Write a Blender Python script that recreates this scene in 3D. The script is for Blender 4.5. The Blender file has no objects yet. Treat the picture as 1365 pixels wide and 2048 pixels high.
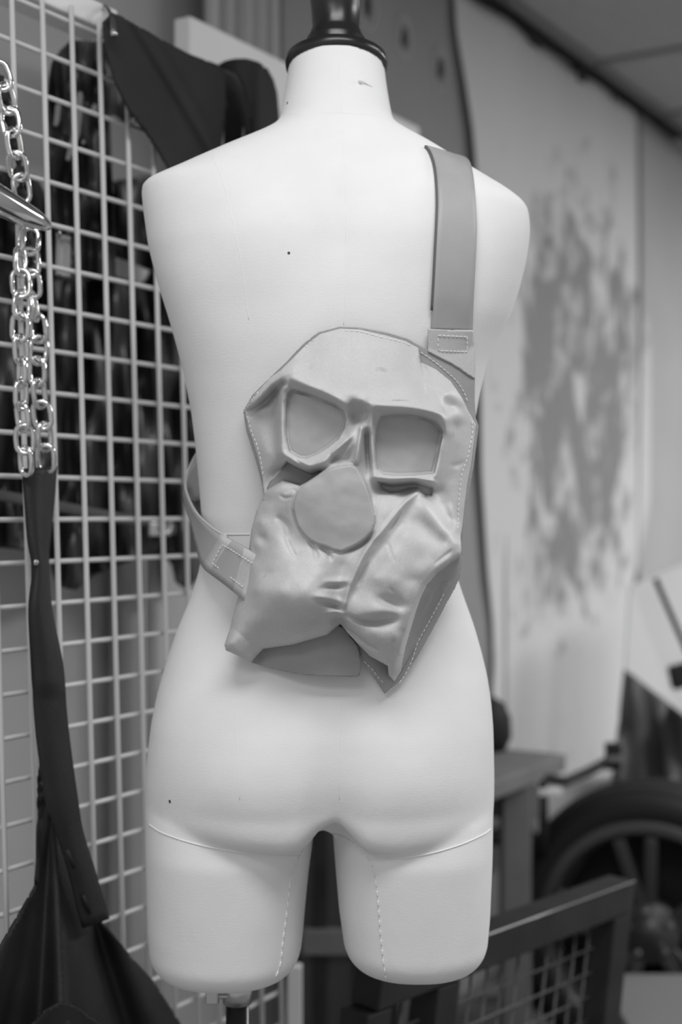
import bpy, bmesh, math, random
import numpy as np
from mathutils import Vector, Matrix
from mathutils.bvhtree import BVHTree

S = bpy.context.scene
COL = S.collection
random.seed(7)
rng = np.random.default_rng(7)

# ---------------------------------------------------------------- camera
F = 50.0 / 36.0 * 2048.0          # focal length in pixels of the 1365x2048 frame
CZ = 1.15                         # eye height
cam = bpy.data.cameras.new('camera')
cam.sensor_fit = 'VERTICAL'
cam.sensor_height = 36.0
cam.sensor_width = 24.0
cam.lens = 50.0
cam.clip_start = 0.05
cam.dof.use_dof = True
cam.dof.focus_distance = 1.34
cam.dof.aperture_fstop = 3.0
camo = bpy.data.objects.new('camera', cam)
camo.location = (0, 0, CZ)
camo.rotation_euler = (math.pi / 2, 0, 0)
COL.objects.link(camo)
S.camera = camo

# ---------------------------------------------------------------- world, lamps, exposure
world = bpy.data.worlds.new('world')
S.world = world
world.use_nodes = True
bg = world.node_tree.nodes['Background']
bg.inputs['Color'].default_value = (1, 1, 1, 1)
bg.inputs['Strength'].default_value = 0.43
S.view_settings.view_transform = 'Standard'
S.view_settings.look = 'None'
S.view_settings.gamma = 1.0
S.view_settings.use_curve_mapping = False
S.view_settings.exposure = 0.0


def area(name, loc, sx, sy, power, target):
    l = bpy.data.lights.new(name, 'AREA')
    l.shape = 'RECTANGLE'
    l.size = sx
    l.size_y = sy
    l.energy = power
    o = bpy.data.objects.new(name, l)
    o.location = loc
    d = Vector(target) - Vector(loc)
    o.rotation_euler = d.to_track_quat('-Z', 'Y').to_euler()
    COL.objects.link(o)
    return o


# fluorescent ceiling fittings and one added fill lamp, all aimed straight down
area('ceiling_or_fill_lamp', (0.14, 0.45, 2.37), 1.2, 0.45, 21, (0.14, 0.45, 0))
area('ceiling_or_fill_lamp', (-0.75, -0.5, 2.37), 1.2, 0.6, 10, (-0.75, -0.5, 0))  # added fill to lift the left side, no fitting known here
area('ceiling_or_fill_lamp', (2.3, 1.9, 2.37), 0.6, 1.2, 40, (2.3, 1.9, 0))
area('ceiling_or_fill_lamp', (3.0, 4.0, 2.37), 0.6, 1.2, 75, (3.0, 4.0, 0))

# ---------------------------------------------------------------- helpers
WO = Vector((0.66, 4.0, 0.0))               # a point on the left wall
WU = Vector((0.521, 0.8535, 0.0)).normalized()   # along the wall, away from the camera
WN = Vector((WU.y, -WU.x, 0.0))             # out of the wall into the room
UP = Vector((0, 0, 1))


def P(px, py, d):
    return Vector(((px - 682.5) * d / F, d, CZ + (1024.0 - py) * d / F))


def onwall(px, py, off=0.0):
    r = Vector(((px - 682.5) / F, 1.0, (1024.0 - py) / F))
    o = Vector((0, 0, CZ))
    p0 = WO + WN * off
    t = (p0 - o).dot(WN) / r.dot(WN)
    return o + r * t


def mat(name, g, rough=0.6, metal=0.0, bump=0.0, bscale=200.0, mottle=0.0, mscale=8.0, stretch=None, spec=0.5, sheen=0.0):
    m = bpy.data.materials.new(name)
    m.use_nodes = True
    nt = m.node_tree
    b = nt.nodes['Principled BSDF']
    c = g if isinstance(g, tuple) else (g, g, g)
    b.inputs['Base Color'].default_value = (*c, 1)
    b.inputs['Roughness'].default_value = rough
    b.inputs['Metallic'].default_value = metal
    b.inputs['Specular IOR Level'].default_value = spec
    tc = nt.nodes.new('ShaderNodeTexCoord')
    src = tc.outputs['Object']
    if stretch:
        mp = nt.nodes.new('ShaderNodeMapping')
        mp.inputs['Scale'].default_value = stretch
        nt.links.new(src, mp.inputs['Vector'])
        src = mp.outputs['Vector']
    if mottle:
        n = nt.nodes.new('ShaderNodeTexNoise')
        n.inputs['Scale'].default_value = mscale
        n.inputs['Detail'].default_value = 6
        nt.links.new(tc.outputs['Object'], n.inputs['Vector'])
        r = nt.nodes.new('ShaderNodeMapRange')
        r.inputs['From Min'].default_value = 0.3
        r.inputs['From Max'].default_value = 0.7
        r.inputs['To Min'].default_value = max(0.0, g * (1 - mottle))
        r.inputs['To Max'].default_value = min(1.0, g * (1 + mottle))
        nt.links.new(n.outputs['Fac'], r.inputs['Value'])
        cb = nt.nodes.new('ShaderNodeCombineColor')
        for k in range(3):
            nt.links.new(r.outputs['Result'], cb.inputs[k])
        nt.links.new(cb.outputs['Color'], b.inputs['Base Color'])
    if bump:
        n = nt.nodes.new('ShaderNodeTexNoise')
        n.inputs['Scale'].default_value = bscale
        n.inputs['Detail'].default_value = 4
        nt.links.new(src, n.inputs['Vector'])
        bp = nt.nodes.new('ShaderNodeBump')
        bp.inputs['Strength'].default_value = bump
        bp.inputs['Distance'].default_value = 0.002
        nt.links.new(n.outputs['Fac'], bp.inputs['Height'])
        nt.links.new(bp.outputs['Normal'], b.inputs['Normal'])
    return m


def tag(o, label=None, cat=None, group=None, kind=None):
    if label:
        o['label'] = label
    if cat:
        o['category'] = cat
    if group:
        o['group'] = group
    if kind:
        o['kind'] = kind
    return o


def thing(name, loc, label, cat, group=None):
    o = bpy.data.objects.new(name, None)
    o.empty_display_size = 0.02
    o.location = loc
    COL.objects.link(o)
    return tag(o, label, cat, group)


def wloc(o):
    v = Vector(o.location)
    while o.parent:
        o = o.parent
        v = v + Vector(o.location)
    return v


def mesh(name, verts, faces, m, parent=None, smooth=True, kind=None, label=None):
    """verts are world coordinates; the object's origin goes to its parent's."""
    me = bpy.data.meshes.new(name)
    off = wloc(parent) if parent else Vector((0, 0, 0))
    me.from_pydata([tuple(Vector(v) - off) for v in verts], [], [tuple(f) for f in faces])
    if smooth:
        me.polygons.foreach_set('use_smooth', [True] * len(me.polygons))
    me.materials.append(m)
    me.update()
    o = bpy.data.objects.new(name, me)
    COL.objects.link(o)
    if parent:
        o.parent = parent
    if kind:
        o['kind'] = kind
    if label:
        o['label'] = label
    return o


class MB:
    def __init__(s):
        s.v = []
        s.f = []

    def add(s, v, f):
        n = len(s.v)
        s.v += [Vector(p) for p in v]
        s.f += [tuple(i + n for i in q) for q in f]
        return s

    def box(s, c, ax, ay, az):
        """centre and three half-axis vectors"""
        c, ax, ay, az = map(Vector, (c, ax, ay, az))
        v = [c + ax * i + ay * j + az * k for i in (-1, 1) for j in (-1, 1) for k in (-1, 1)]
        f = [(0, 1, 3, 2), (4, 6, 7, 5), (0, 4, 5, 1), (2, 3, 7, 6), (0, 2, 6, 4), (1, 5, 7, 3)]
        return s.add(v, f)

    def bevbox(s, c, ax, ay, az, r=0.004):
        bm = bmesh.new()
        ax, ay, az = map(Vector, (ax, ay, az))
        la, lb, lc = ax.length, ay.length, az.length
        bmesh.ops.create_cube(bm, size=2.0, matrix=Matrix.Diagonal((la, lb, lc, 1)))
        bmesh.ops.bevel(bm, geom=bm.edges[:], offset=min(r, 0.45 * min(la, lb, lc)), segments=2, affect='EDGES', profile=0.5)
        ux, uy, uz = ax / la, ay / lb, az / lc
        bm.verts.index_update()
        v = [Vector(c) + ux * w.co.x + uy * w.co.y + uz * w.co.z for w in bm.verts]
        f = [[w.index for w in q.verts] for q in bm.faces]
        bm.free()
        return s.add(v, f)

    def tube(s, pts, r, n=8, closed=False, cap=True):
        pts = [Vector(p) for p in pts]
        m = len(pts)
        rs = r if isinstance(r, (list, tuple)) else [r] * m
        prev = None
        rings = []
        for i, p in enumerate(pts):
            if closed:
                t = pts[(i + 1) % m] - pts[i - 1]
            else:
                t = pts[min(i + 1, m - 1)] - pts[max(i - 1, 0)]
            t.normalize()
            if prev is None:
                a = Vector((0, 0, 1)) if abs(t.z) < 0.9 else Vector((1, 0, 0))
                nrm = (a - t * a.dot(t)).normalized()
            else:
                nrm = (prev - t * prev.dot(t)).normalized()
            prev = nrm
            bn = t.cross(nrm)
            rings.append([p + (nrm * math.cos(2 * math.pi * k / n) + bn * math.sin(2 * math.pi * k / n)) * rs[i] for k in range(n)])
        v = [q for ring in rings for q in ring]
        f = []
        for i in range(m if closed else m - 1):
            j = (i + 1) % m
            for k in range(n):
                l = (k + 1) % n
                f.append((i * n + k, i * n + l, j * n + l, j * n + k))
        if cap and not closed:
            f.append(tuple(range(n - 1, -1, -1)))
            f.append(tuple((m - 1) * n + k for k in range(n)))
        return s.add(v, f)

    def lathe(s, prof, c, axis=UP, n=40, ang=None):
        """prof: (radius, height along axis) from one end to the other"""
        axis = Vector(axis).normalized()
        a = Vector((1, 0, 0)) if abs(axis.x) < 0.9 else Vector((0, 1, 0))
        ux = (a - axis * a.dot(axis)).normalized()
        uy = axis.cross(ux)
        v, f = [], []
        for r, h in prof:
            for k in range(n):
                t = 2 * math.pi * k / n
                v.append(Vector(c) + axis * h + (ux * math.cos(t) + uy * math.sin(t)) * r)
        for i in range(len(prof) - 1):
            for k in range(n):
                l = (k + 1) % n
                f.append((i * n + k, i * n + l, (i + 1) * n + l, (i + 1) * n + k))
        f.append(tuple(range(n - 1, -1, -1)))
        f.append(tuple((len(prof) - 1) * n + k for k in range(n)))
        return s.add(v, f)

    def prism(s, poly, vec):
        """closed polygon of points, pushed along vec"""
        n = len(poly)
        v = [Vector(p) for p in poly] + [Vector(p) + Vector(vec) for p in poly]
        f = [tuple(range(n)), tuple(range(2 * n - 1, n - 1, -1))]
        f += [(i, i + n, (i + 1) % n + n, (i + 1) % n) for i in range(n)]
        return s.add(v, f)

    def build(s, name, m, parent=None, smooth=False, kind=None, label=None):
        o = mesh(name, s.v, s.f, m, parent, smooth, kind, label)
        bm = bmesh.new()
        bm.from_mesh(o.data)
        bmesh.ops.recalc_face_normals(bm, faces=bm.faces[:])
        bm.to_mesh(o.data)
        bm.free()
        return o


def grid_sheet(name, rows, m, parent=None, thick=0.002, label=None, sub=0):
    """rows: a list of rows of points -> a cloth/leather sheet with real thickness"""
    nr, nc = len(rows), len(rows[0])
    v = [p for r in rows for p in r]
    f = [(i * nc + j, i * nc + j + 1, (i + 1) * nc + j + 1, (i + 1) * nc + j) for i in range(nr - 1) for j in range(nc - 1)]
    o = mesh(name, v, f, m, parent, True, None, label)
    if thick:
        md = o.modifiers.new('thickness', 'SOLIDIFY')
        md.thickness = thick
        md.offset = 0.0
    if sub:
        sd = o.modifiers.new('smooth', 'SUBSURF')
        sd.levels = sub
        sd.render_levels = sub
    return o


def resample(pl, step, dim=2):
    a = np.array(pl, float)
    out = []
    for i in range(len(a) - 1):
        L = np.linalg.norm(a[i + 1, :2] - a[i, :2])
        k = max(1, int(round(L / step)))
        for j in range(k):
            out.append(a[i] + (a[i + 1] - a[i]) * j / k)
    out.append(a[-1])
    return np.array(out)


def spline(pts, n):
    """Catmull-Rom through the points (tuples of any length), n samples per span"""
    a = np.array(pts, float)
    a = np.vstack([2 * a[0] - a[1], a, 2 * a[-1] - a[-2]])
    out = []
    for i in range(1, len(a) - 2):
        for j in range(n):
            t = j / n
            out.append(0.5 * ((2 * a[i]) + (-a[i - 1] + a[i + 1]) * t + (2 * a[i - 1] - 5 * a[i] + 4 * a[i + 1] - a[i + 2]) * t * t
                              + (-a[i - 1] + 3 * a[i] - 3 * a[i + 1] + a[i + 2]) * t ** 3))
    out.append(a[-2])
    return np.array(out)


# ---------------------------------------------------------------- materials
M = {}
M['calico'] = mat('calico', 0.84, 0.85, bump=0.12, bscale=300, mottle=0.035, mscale=14, stretch=(1, 1, 3.5), spec=0.2)
M['thread'] = mat('seam_thread', 0.86, 0.8, spec=0.2)
M['lacquer'] = mat('black_lacquer', 0.018, 0.28)
M['steel'] = mat('brushed_steel', 0.55, 0.35, 1.0)
M['chrome'] = mat('chrome', 0.8, 0.12, 1.0)
M['white_wire'] = mat('white_coated_wire', 0.62, 0.5)
M['white_wood'] = mat('white_painted_wood', 0.78, 0.6, mottle=0.05, mscale=5)
M['black_leather'] = mat('black_leather', 0.017, 0.55, spec=0.3, bump=0.25, bscale=300, mottle=0.2, mscale=20)
M['grey_leather'] = mat('dark_grey_suede', 0.026, 0.8, bump=0.2, bscale=400, mottle=0.15, mscale=12, spec=0.25)
M['black_cloth'] = mat('black_cloth', 0.016, 0.6, spec=0.3, bump=0.2, bscale=250, mottle=0.25, mscale=10)
M['sheen_cloth'] = mat('shiny_black_cloth', 0.03, 0.38, bump=0.2, bscale=60, mottle=0.3, mscale=12)
M['wall'] = mat('grey_wall_paint', 0.44, 0.8, bump=0.1, bscale=30, mottle=0.06, mscale=3)
M['board'] = mat('grey_wall_board', 0.30, 0.75, mottle=0.08, mscale=3)
M['ceil'] = mat('ceiling_tile', 0.40, 0.9, bump=0.15, bscale=120, mottle=0.05, mscale=20)
M['ceil_bar'] = mat('ceiling_bar', 0.24, 0.6)
M['gap'] = mat('dark_gap', 0.03, 0.9)
M['floor'] = mat('concrete_floor', 0.22, 0.6, mottle=0.25, mscale=4)
M['iron'] = mat('dark_steel', 0.022, 0.6, spec=0.3, mottle=0.3, mscale=14, bump=0.1, bscale=60)
M['worn_iron'] = mat('worn_steel_edge', 0.09, 0.45, mottle=0.35, mscale=18)
M['rubber'] = mat('rubber', 0.018, 0.7, spec=0.3, bump=0.15, bscale=120)
M['rim'] = mat('dark_alloy', 0.10, 0.35, 0.5)
M['greywood'] = mat('grey_timber', 0.17, 0.7, mottle=0.15, mscale=9)
M['white'] = mat('white_board', 0.76, 0.6, mottle=0.04, mscale=3)
M['plastic'] = mat('pale_plastic', 0.24, 0.35)
M['dark_grey'] = mat('dark_grey_paint', 0.075, 0.6, mottle=0.2, mscale=6)


def leather_mat():
    m = bpy.data.materials.new('natural_leather')
    m.use_nodes = True
    nt = m.node_tree
    b = nt.nodes['Principled BSDF']
    b.inputs['Roughness'].default_value = 0.48
    b.inputs['Specular IOR Level'].default_value = 0.4
    tc = nt.nodes.new('ShaderNodeTexCoord')

    def noise(scale, detail):
        n = nt.nodes.new('ShaderNodeTexNoise')
        n.inputs['Scale'].default_value = scale
        n.inputs['Detail'].default_value = detail
        nt.links.new(tc.outputs['Object'], n.inputs['Vector'])
        return n.outputs['Fac']

    def rng_(src, a, bb, c, d):
        r = nt.nodes.new('ShaderNodeMapRange')
        for k, v in zip(('From Min', 'From Max', 'To Min', 'To Max'), (a, bb, c, d)):
            r.inputs[k].default_value = v
        nt.links.new(src, r.inputs['Value'])
        return r.outputs['Result']

    def mul(a, bb):
        x = nt.nodes.new('ShaderNodeMath')
        x.operation = 'MULTIPLY'
        nt.links.new(a, x.inputs[0])
        nt.links.new(bb, x.inputs[1])
        return x.outputs[0]

    base = rng_(noise(14, 5), 0.3, 0.7, 0.50, 0.60)
    stain = rng_(noise(38, 4), 0.66, 0.76, 1.0, 0.72)       # small handling marks
    fine = rng_(noise(420, 3), 0.3, 0.7, 0.96, 1.04)
    v = mul(mul(base, stain), fine)
    cb = nt.nodes.new('ShaderNodeCombineColor')
    for k in range(3):
        nt.links.new(v, cb.inputs[k])
    nt.links.new(cb.outputs['Color'], b.inputs['Base Color'])
    bp = nt.nodes.new('ShaderNodeBump')
    bp.inputs['Strength'].default_value = 0.12
    bp.inputs['Distance'].default_value = 0.001
    nt.links.new(noise(700, 3), bp.inputs['Height'])
    nt.links.new(bp.outputs['Normal'], b.inputs['Normal'])
    return m


M['leather'] = leather_mat()
M['leather_strap'] = mat('smooth_strap_leather', 0.40, 0.5, mottle=0.06, mscale=25, bump=0.08, bscale=500)
M['leather_dark'] = mat('burnished_leather', 0.44, 0.5, mottle=0.08, mscale=25, bump=0.08, bscale=500)
M['leather_back_shade'] = mat('back_and_shade_leather', 0.33, 0.6, mottle=0.08, mscale=25, bump=0.1, bscale=500)  # back panel's own tone, also used to darken shaded bag parts
M['edge'] = mat('dark_strap_edge', 0.12, 0.6)


def sheet_mat():
    """pale wall sheet with a large faded dark print"""
    m = bpy.data.materials.new('printed_wall_sheet')
    m.use_nodes = True
    nt = m.node_tree
    b = nt.nodes['Principled BSDF']
    b.inputs['Roughness'].default_value = 0.7
    tc = nt.nodes.new('ShaderNodeTexCoord')
    at = nt.nodes.new('ShaderNodeAttribute')
    at.attribute_name = 'print_mask'

    def noise(scale, detail, st, dist=0.0):
        mp = nt.nodes.new('ShaderNodeMapping')
        mp.inputs['Scale'].default_value = st
        nt.links.new(tc.outputs['Object'], mp.inputs['Vector'])
        n = nt.nodes.new('ShaderNodeTexNoise')
        n.inputs['Scale'].default_value = scale
        n.inputs['Detail'].default_value = detail
        n.inputs['Distortion'].default_value = dist
        nt.links.new(mp.outputs['Vector'], n.inputs['Vector'])
        return n.outputs['Fac']

    def math_(op, a, bb):
        x = nt.nodes.new('ShaderNodeMath')
        x.operation = op
        for i, q in enumerate((a, bb)):
            if isinstance(q, (int, float)):
                x.inputs[i].default_value = q
            else:
                nt.links.new(q, x.inputs[i])
        return x.outputs[0]

    n = math_('ADD', math_('MULTIPLY', noise(5.0, 2, (1, 1, 0.8), 1.2), 0.5), math_('MULTIPLY', noise(14, 6, (1, 1, 0.7), 0.6), 0.5))
    s = math_('ADD', n, math_('MULTIPLY', at.outputs['Fac'], 0.22))
    r = nt.nodes.new('ShaderNodeMapRange')
    for k, v in zip(('From Min', 'From Max', 'To Min', 'To Max'), (0.60, 0.74, 0.66, 0.26)):
        r.inputs[k].default_value = v
    nt.links.new(s, r.inputs['Value'])
    cb = nt.nodes.new('ShaderNodeCombineColor')
    for k in range(3):
        nt.links.new(r.outputs['Result'], cb.inputs[k])
    nt.links.new(cb.outputs['Color'], b.inputs['Base Color'])
    return m


M['sheet'] = sheet_mat()

# ================================================================ STRUCTURE
CEIL = 2.40
w0, w1 = WO - WU * 4.2, WO + WU * 4.0
MB().box((w0 + w1) / 2 + UP * CEIL / 2 - WN * 0.05, WU * 4.1, WN * 0.05, UP * CEIL / 2).build('wall_left', M['wall'], kind='structure')
e = WO + WU * 4.0
MB().box(e + WN * 2.5 + UP * CEIL / 2 + WU * 0.05, WU * 0.05, WN * 2.5, UP * CEIL / 2).build('wall_back', M['wall'], kind='structure')
MB().box(((w0 + w1) / 2 + WN * 2.5) + UP * (-0.05), WU * 4.1, WN * 2.5, UP * 0.05).build('floor', M['floor'], kind='structure')
ceil = MB().box(((w0 + w1) / 2 + WN * 2.5) + UP * (CEIL + 0.08), WU * 4.1, WN * 2.5, UP * 0.05).build('ceiling', M['ceil_bar'], kind='structure')
# ceiling tiles in a grid of bars; the row next to the wall carries the T-bar of the photograph
tb = onwall(1165, 118, 0.02)
s_bar = (tb - WO).dot(WU)
for i in range(-2, 3):
    for j in range(4):
        a = s_bar + i * 0.6
        c = WO + WU * (a + 0.3) + WN * (0.06 + 0.3 + j * 0.6) + UP * (CEIL + 0.012)
        t = MB().bevbox(c, WU * 0.284, WN * 0.284, UP * 0.008, 0.004).build('ceiling_tile', M['ceil'], ceil)
for i in range(-2, 4):
    MB().box(WO + WU * (s_bar + i * 0.6) + WN * 1.3 + UP * (CEIL + 0.002), WU * 0.013, WN * 1.24, UP * 0.006).build('ceiling_bar', M['ceil_bar'], ceil)
for j in range(5):
    MB().box(WO + WU * (s_bar + 0.3) + WN * (0.06 + j * 0.6) + UP * (CEIL + 0.001), WU * 1.5, WN * 0.013, UP * 0.005).build('ceiling_bar', M['ceil_bar'], ceil)
# ragged dark gap between wall top and ceiling
mb = MB()
x = -3.2
while x < 3.6:
    L = random.uniform(0.03, 0.11)
    h = random.choice((0.010, 0.014, 0.020, 0.030, 0.048)) * random.uniform(.8, 1.15)
    mb.bevbox(WO + WU * (x + L / 2) + WN * (0.014 + random.uniform(0, .006)) + UP * (CEIL - h / 2 + 0.01), WU * (L * 0.55), WN * 0.012, UP * (h / 2 + 0.006), 0.006)
    x += L
mb.build('trim_1', M['gap'], kind='structure')

# ================================================================ WALL FURNISHINGS
# fixed grey wall board with ragged punched holes, behind the hanging sheet
b0 = onwall(560, 500, 0.012)
b1 = onwall(1010, 500, 0.012)
bs0, bs1 = (b0 - WO).dot(WU), (b1 - WO).dot(WU)
t = thing('wall_board', WO + WU * bs0 + UP * 0.3, 'mid grey wall board with torn round holes, fixed behind the mannequin neck', 'board')
MB().bevbox(WO + WU * (bs0 + bs1) / 2 + WN * 0.012 + UP * 1.32, WU * (bs1 - bs0) / 2, WN * 0.008, UP * 1.05, 0.004).build('panel', M['board'], t)
for (px, py, r) in ((735, 8, 0.020), (808, 75, 0.018), (880, 140, 0.019)):
    c = onwall(px, py, 0.021)
    n = 18
    ring = [c + (WU * math.cos(2 * math.pi * k / n) * 0.9 + UP * math.sin(2 * math.pi * k / n) * 1.3) * r * 1.9 * random.uniform(.92, 1.08) for k in range(n)]
    h = MB().tube(ring, 0.0045, 6, closed=True).build('hole_rim', M['wall'], t, smooth=True)
    MB().prism([c + WN * 0.0005 + (WU * math.cos(2 * math.pi * k / 12) * 0.62 + UP * math.sin(2 * math.pi * k / 12) * 1.3) * r * random.uniform(.85, 1.15) for k in range(12)], WN * 0.002).build('hole', M['gap'], h)
    MB().lathe([(0.001, 0), (0.006, 0.001), (0.006, 0.004), (0.002, 0.007)], c - WU * r * 1.3 + UP * 0.006, WN, 12).build('screw_head', M['steel'], h, smooth=True)

# hanging printed sheet: left edge curls away from the wall
NS, NZ = 60, 70
edge_px = [(903, -60), (908, 60), (925, 170), (938, 260), (944, 330), (950, 600), (956, 950), (972, 1150), (985, 1250), (988, 1330), (982, 1420), (975, 1540)]
right_px = [(1292, -60), (1292, 540), (1306, 700), (1300, 1000), (1270, 1200), (1250, 1400), (1236, 1540)]


def lerp_x(tab, y):
    ys = [q[1] for q in tab]
    xs = [q[0] for q in tab]
    return float(np.interp(y, ys, xs))


rows = []
for i in range(NZ):
    rows.append([])
    f = i / (NZ - 1)
    yy = -60 + f * 1590
    A = onwall(lerp_x(edge_px, yy), yy, 0.03)
    B = onwall(lerp_x(right_px, yy), yy, 0.03)
    # run along the wall at the height of the left edge, so the rows stay level
    z = CEIL - 0.03 - f * (CEIL - 0.03 - 0.40)
    ye = None
    sA, sB = 0, 0
    # pixel rows differ with depth: solve the edges at this height
    def s_at(tab, z):
        y = 500.0
        for _ in range(25):
            p = onwall(lerp_x(tab, y), y, 0.03)
            y = 1024 - (z - CZ) * F / p.y
        p = onwall(lerp_x(tab, y), y, 0.03)
        return (p - WO).dot(WU)
    sA, sB = s_at(edge_px, z), s_at(right_px, z)
    for j in range(NS):
        g = j / (NS - 1)
        s = sA + (sB - sA) * g
        curl = 0.012 * math.exp(-(s - sA) / 0.05) * (0.6 + 0.4 * math.sin(f * 5 + 1))
        wav = 0.006 * math.sin(s * 9 + f * 3) + 0.004 * math.sin(s * 21 - f * 5)
        rows[-1].append(WO + WU * s + WN * (0.026 + curl + wav) + UP * z)
t = grid_sheet('wall_sheet', rows, M['sheet'], None, 0.0015)
tag(t, 'pale hanging wall sheet with a big faded blotchy print', 'wall hanging')
t.location = (0, 0, 0)
at = t.data.attributes.new('print_mask', 'FLOAT', 'POINT')
vals = []
for v in t.data.vertices:
    p = v.co
    px, py = 682.5 + p.x / p.y * F, 1024 - (p.z - CZ) / p.y * F
    d = math.hypot((px - 1150) / 130, (py - 780) / 440)
    k = max(0.0, min(1.0, (1.25 - d) / 0.5))
    vals.append(k)
at.data.foreach_set('value', vals)

# second, plain sheet further along the wall with its overlapping seam
rows = []
sB0 = (onwall(1285, 400, 0.03) - WO).dot(WU)
for i in range(30):
    z = CEIL - 0.03 - i / 29 * 1.9
    rows.append([WO + WU * (sB0 - 0.02 + 1.3 * j / 29) + WN * (0.020 + 0.010 * math.exp(-j * 1.3) + 0.004 * math.sin(j * .7 + i * .2)) + UP * z for j in range(30)])
tag(grid_sheet('wall_sheet', rows, M['wall'], None, 0.0015), 'plain grey hanging wall sheet right of the blotchy printed one', 'wall hanging')

# handwriting-like pencil lines and a smeared vertical mark near the top of the printed sheet are dabs of old paint on it

# ---------------------------------------------------------------- curtain in the far left corner above the plank
rows = []
s0 = (onwall(430, 60, 0.10) - WO).dot(WU)
s1 = (onwall(572, 60, 0.10) - WO).dot(WU)
for i in range(20):
    z = CEIL - 0.02 - i / 19 * 0.9
    rows.append([WO + WU * (s0 + (s1 - s0) * j / 47) + WN * (0.075 + 0.022 * math.sin(j * 0.62) + 0.006 * math.sin(j * 1.7 + i * .1)) + UP * z for j in range(48)])
tag(grid_sheet('curtain', rows, M['wall'], None, 0.002), 'grey curtain in soft upright folds above the long white plank', 'curtain')

# ================================================================ MANNEQUIN
DM = 1.50
K = DM / F      # metres per pixel at the mannequin's axis


def X(px):
    return (px - 682.5) * K


def Z(py):
    return CZ + (1024.0 - py) * K


left = [(575, 118), (572, 150), (564, 200), (556, 246), (520, 268), (440, 302), (350, 345), (300, 367), (287, 374), (285, 390), (290, 430), (300, 500), (318, 570), (340, 640), (357, 700), (372, 760), (385, 830),
        (393, 900), (400, 980), (405, 1050), (406, 1100), (398, 1145), (380, 1200), (355, 1260), (335, 1320), (318, 1380), (306, 1440), (299, 1500), (295, 1560), (293, 1640), (296, 1710)]
right = [(771, 118), (774, 150), (781, 200), (790, 245), (826, 268), (866, 290), (950, 347), (1015, 388), (1045, 412), (1055, 428), (1058, 455), (1058, 480), (1050, 530), (1038, 580), (1018, 640), (990, 690), (972, 730),
         (960, 780), (950, 840), (940, 900), (930, 980), (918, 1050), (911, 1100), (913, 1150), (930, 1200), (948, 1250), (962, 1300), (974, 1350), (981, 1400), (985, 1450), (987, 1550), (986, 1640), (983, 1710)]
back = [(118, .062), (225, .066), (260, .074), (300, .086), (350, .098), (400, .110), (500, .124), (600, .127), (700, .124), (800, .114), (900, .103), (1000, .092), (1060, .087), (1150, .092), (1250, .107), (1350, .122),
        (1450, .133), (1530, .136), (1600, .130), (1650, .117), (1710, .105)]
front = [(118, .052), (225, .055), (300, .06), (400, .075), (500, .095), (600, .105), (700, .105), (900, .09), (1050, .085), (1200, .095), (1400, .10), (1710, .09)]
expo = [(118, 2.0), (250, 2.0), (330, 2.3), (420, 2.5), (600, 2.5), (900, 2.3), (1050, 2.2), (1400, 2.4), (1710, 2.4)]
# the neck leans away from the viewer
lean = [(118, .030), (225, .016), (330, .004), (420, 0), (1710, 0)]


def tabv(tab, y):
    return float(np.interp(y, [q[0] for q in tab], [q[1] for q in tab]))


def sgnp(v, p):
    return math.copysign(abs(v) ** p, v)


def slice_ring(y, n=96):
    sp = 3.0 if 330 < y < 470 else 9.0
    av = lambda fn, tab, w: sum(fn(tab, y + w * q) * g for q, g in ((-1.5, .1), (-.75, .2), (0, .4), (.75, .2), (1.5, .1)))
    l, r = av(lerp_x, left, sp), av(lerp_x, right, sp)
    cx, a = (X(l) + X(r)) / 2, (X(r) - X(l)) / 2
    bb, bf, ex, ln = av(tabv, back, 55), av(tabv, front, 55), av(tabv, expo, 30), tabv(lean, y)
    mid = X(672 + (y - 400) * -0.004)
    ring = []
    for k in range(n):
        th = 2 * math.pi * k / n
        c, s = math.cos(th), math.sin(th)
        x = cx + a * sgnp(c, 2 / ex)
        if s < 0:      # the back faces the camera (-y)
            dy = bb * abs(s) ** (2 / ex)
            w = abs(s)
            g = lambda u, q: math.exp(-(u / q) ** 2)
            m = x - mid
            dy -= w * .006 * g(m, .022) * max(0, min(1, (y - 380) / 150)) * max(0, min(1, (1300 - y) / 150))
            dy += w * .007 * (g(m - .075, .05) + g(m + .075, .05)) * g(y - 500, 110)
            dy += w * .013 * (g(m - .085, .062) + g(m + .085, .062)) * g(y - 1540, 120)
            dy -= w * .016 * g(m, .024) * max(0, min(1, (y - 1380) / 200))
            yy = -dy
        else:
            yy = bf * abs(s) ** (2 / ex)
        tilt = 0.0
        zz = Z(y)
        if y < 240:     # neck top slopes down towards the front
            tilt = (240 - y) / 120.0
            zz += -yy * 0.11 * tilt + 0.0
        ring.append(Vector((x, DM + ln + yy, zz)))
    return ring


def loft(rings, v, f):
    n0 = len(v)
    n = len(rings[0])
    for r in rings:
        v.extend(r)
    for i in range(len(rings) - 1):
        for k in range(n):
            l = (k + 1) % n
            f.append((n0 + i * n + k, n0 + i * n + l, n0 + (i + 1) * n + l, n0 + (i + 1) * n + k))
    f.append(tuple(n0 + k for k in range(n - 1, -1, -1)))
    f.append(tuple(n0 + (len(rings) - 1) * n + k for k in range(n)))


v, f = [], []
rings = [slice_ring(y) for y in list(range(118, 250, 6)) + list(range(250, 430, 4)) + list(range(430, 1592, 9))]
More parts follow.
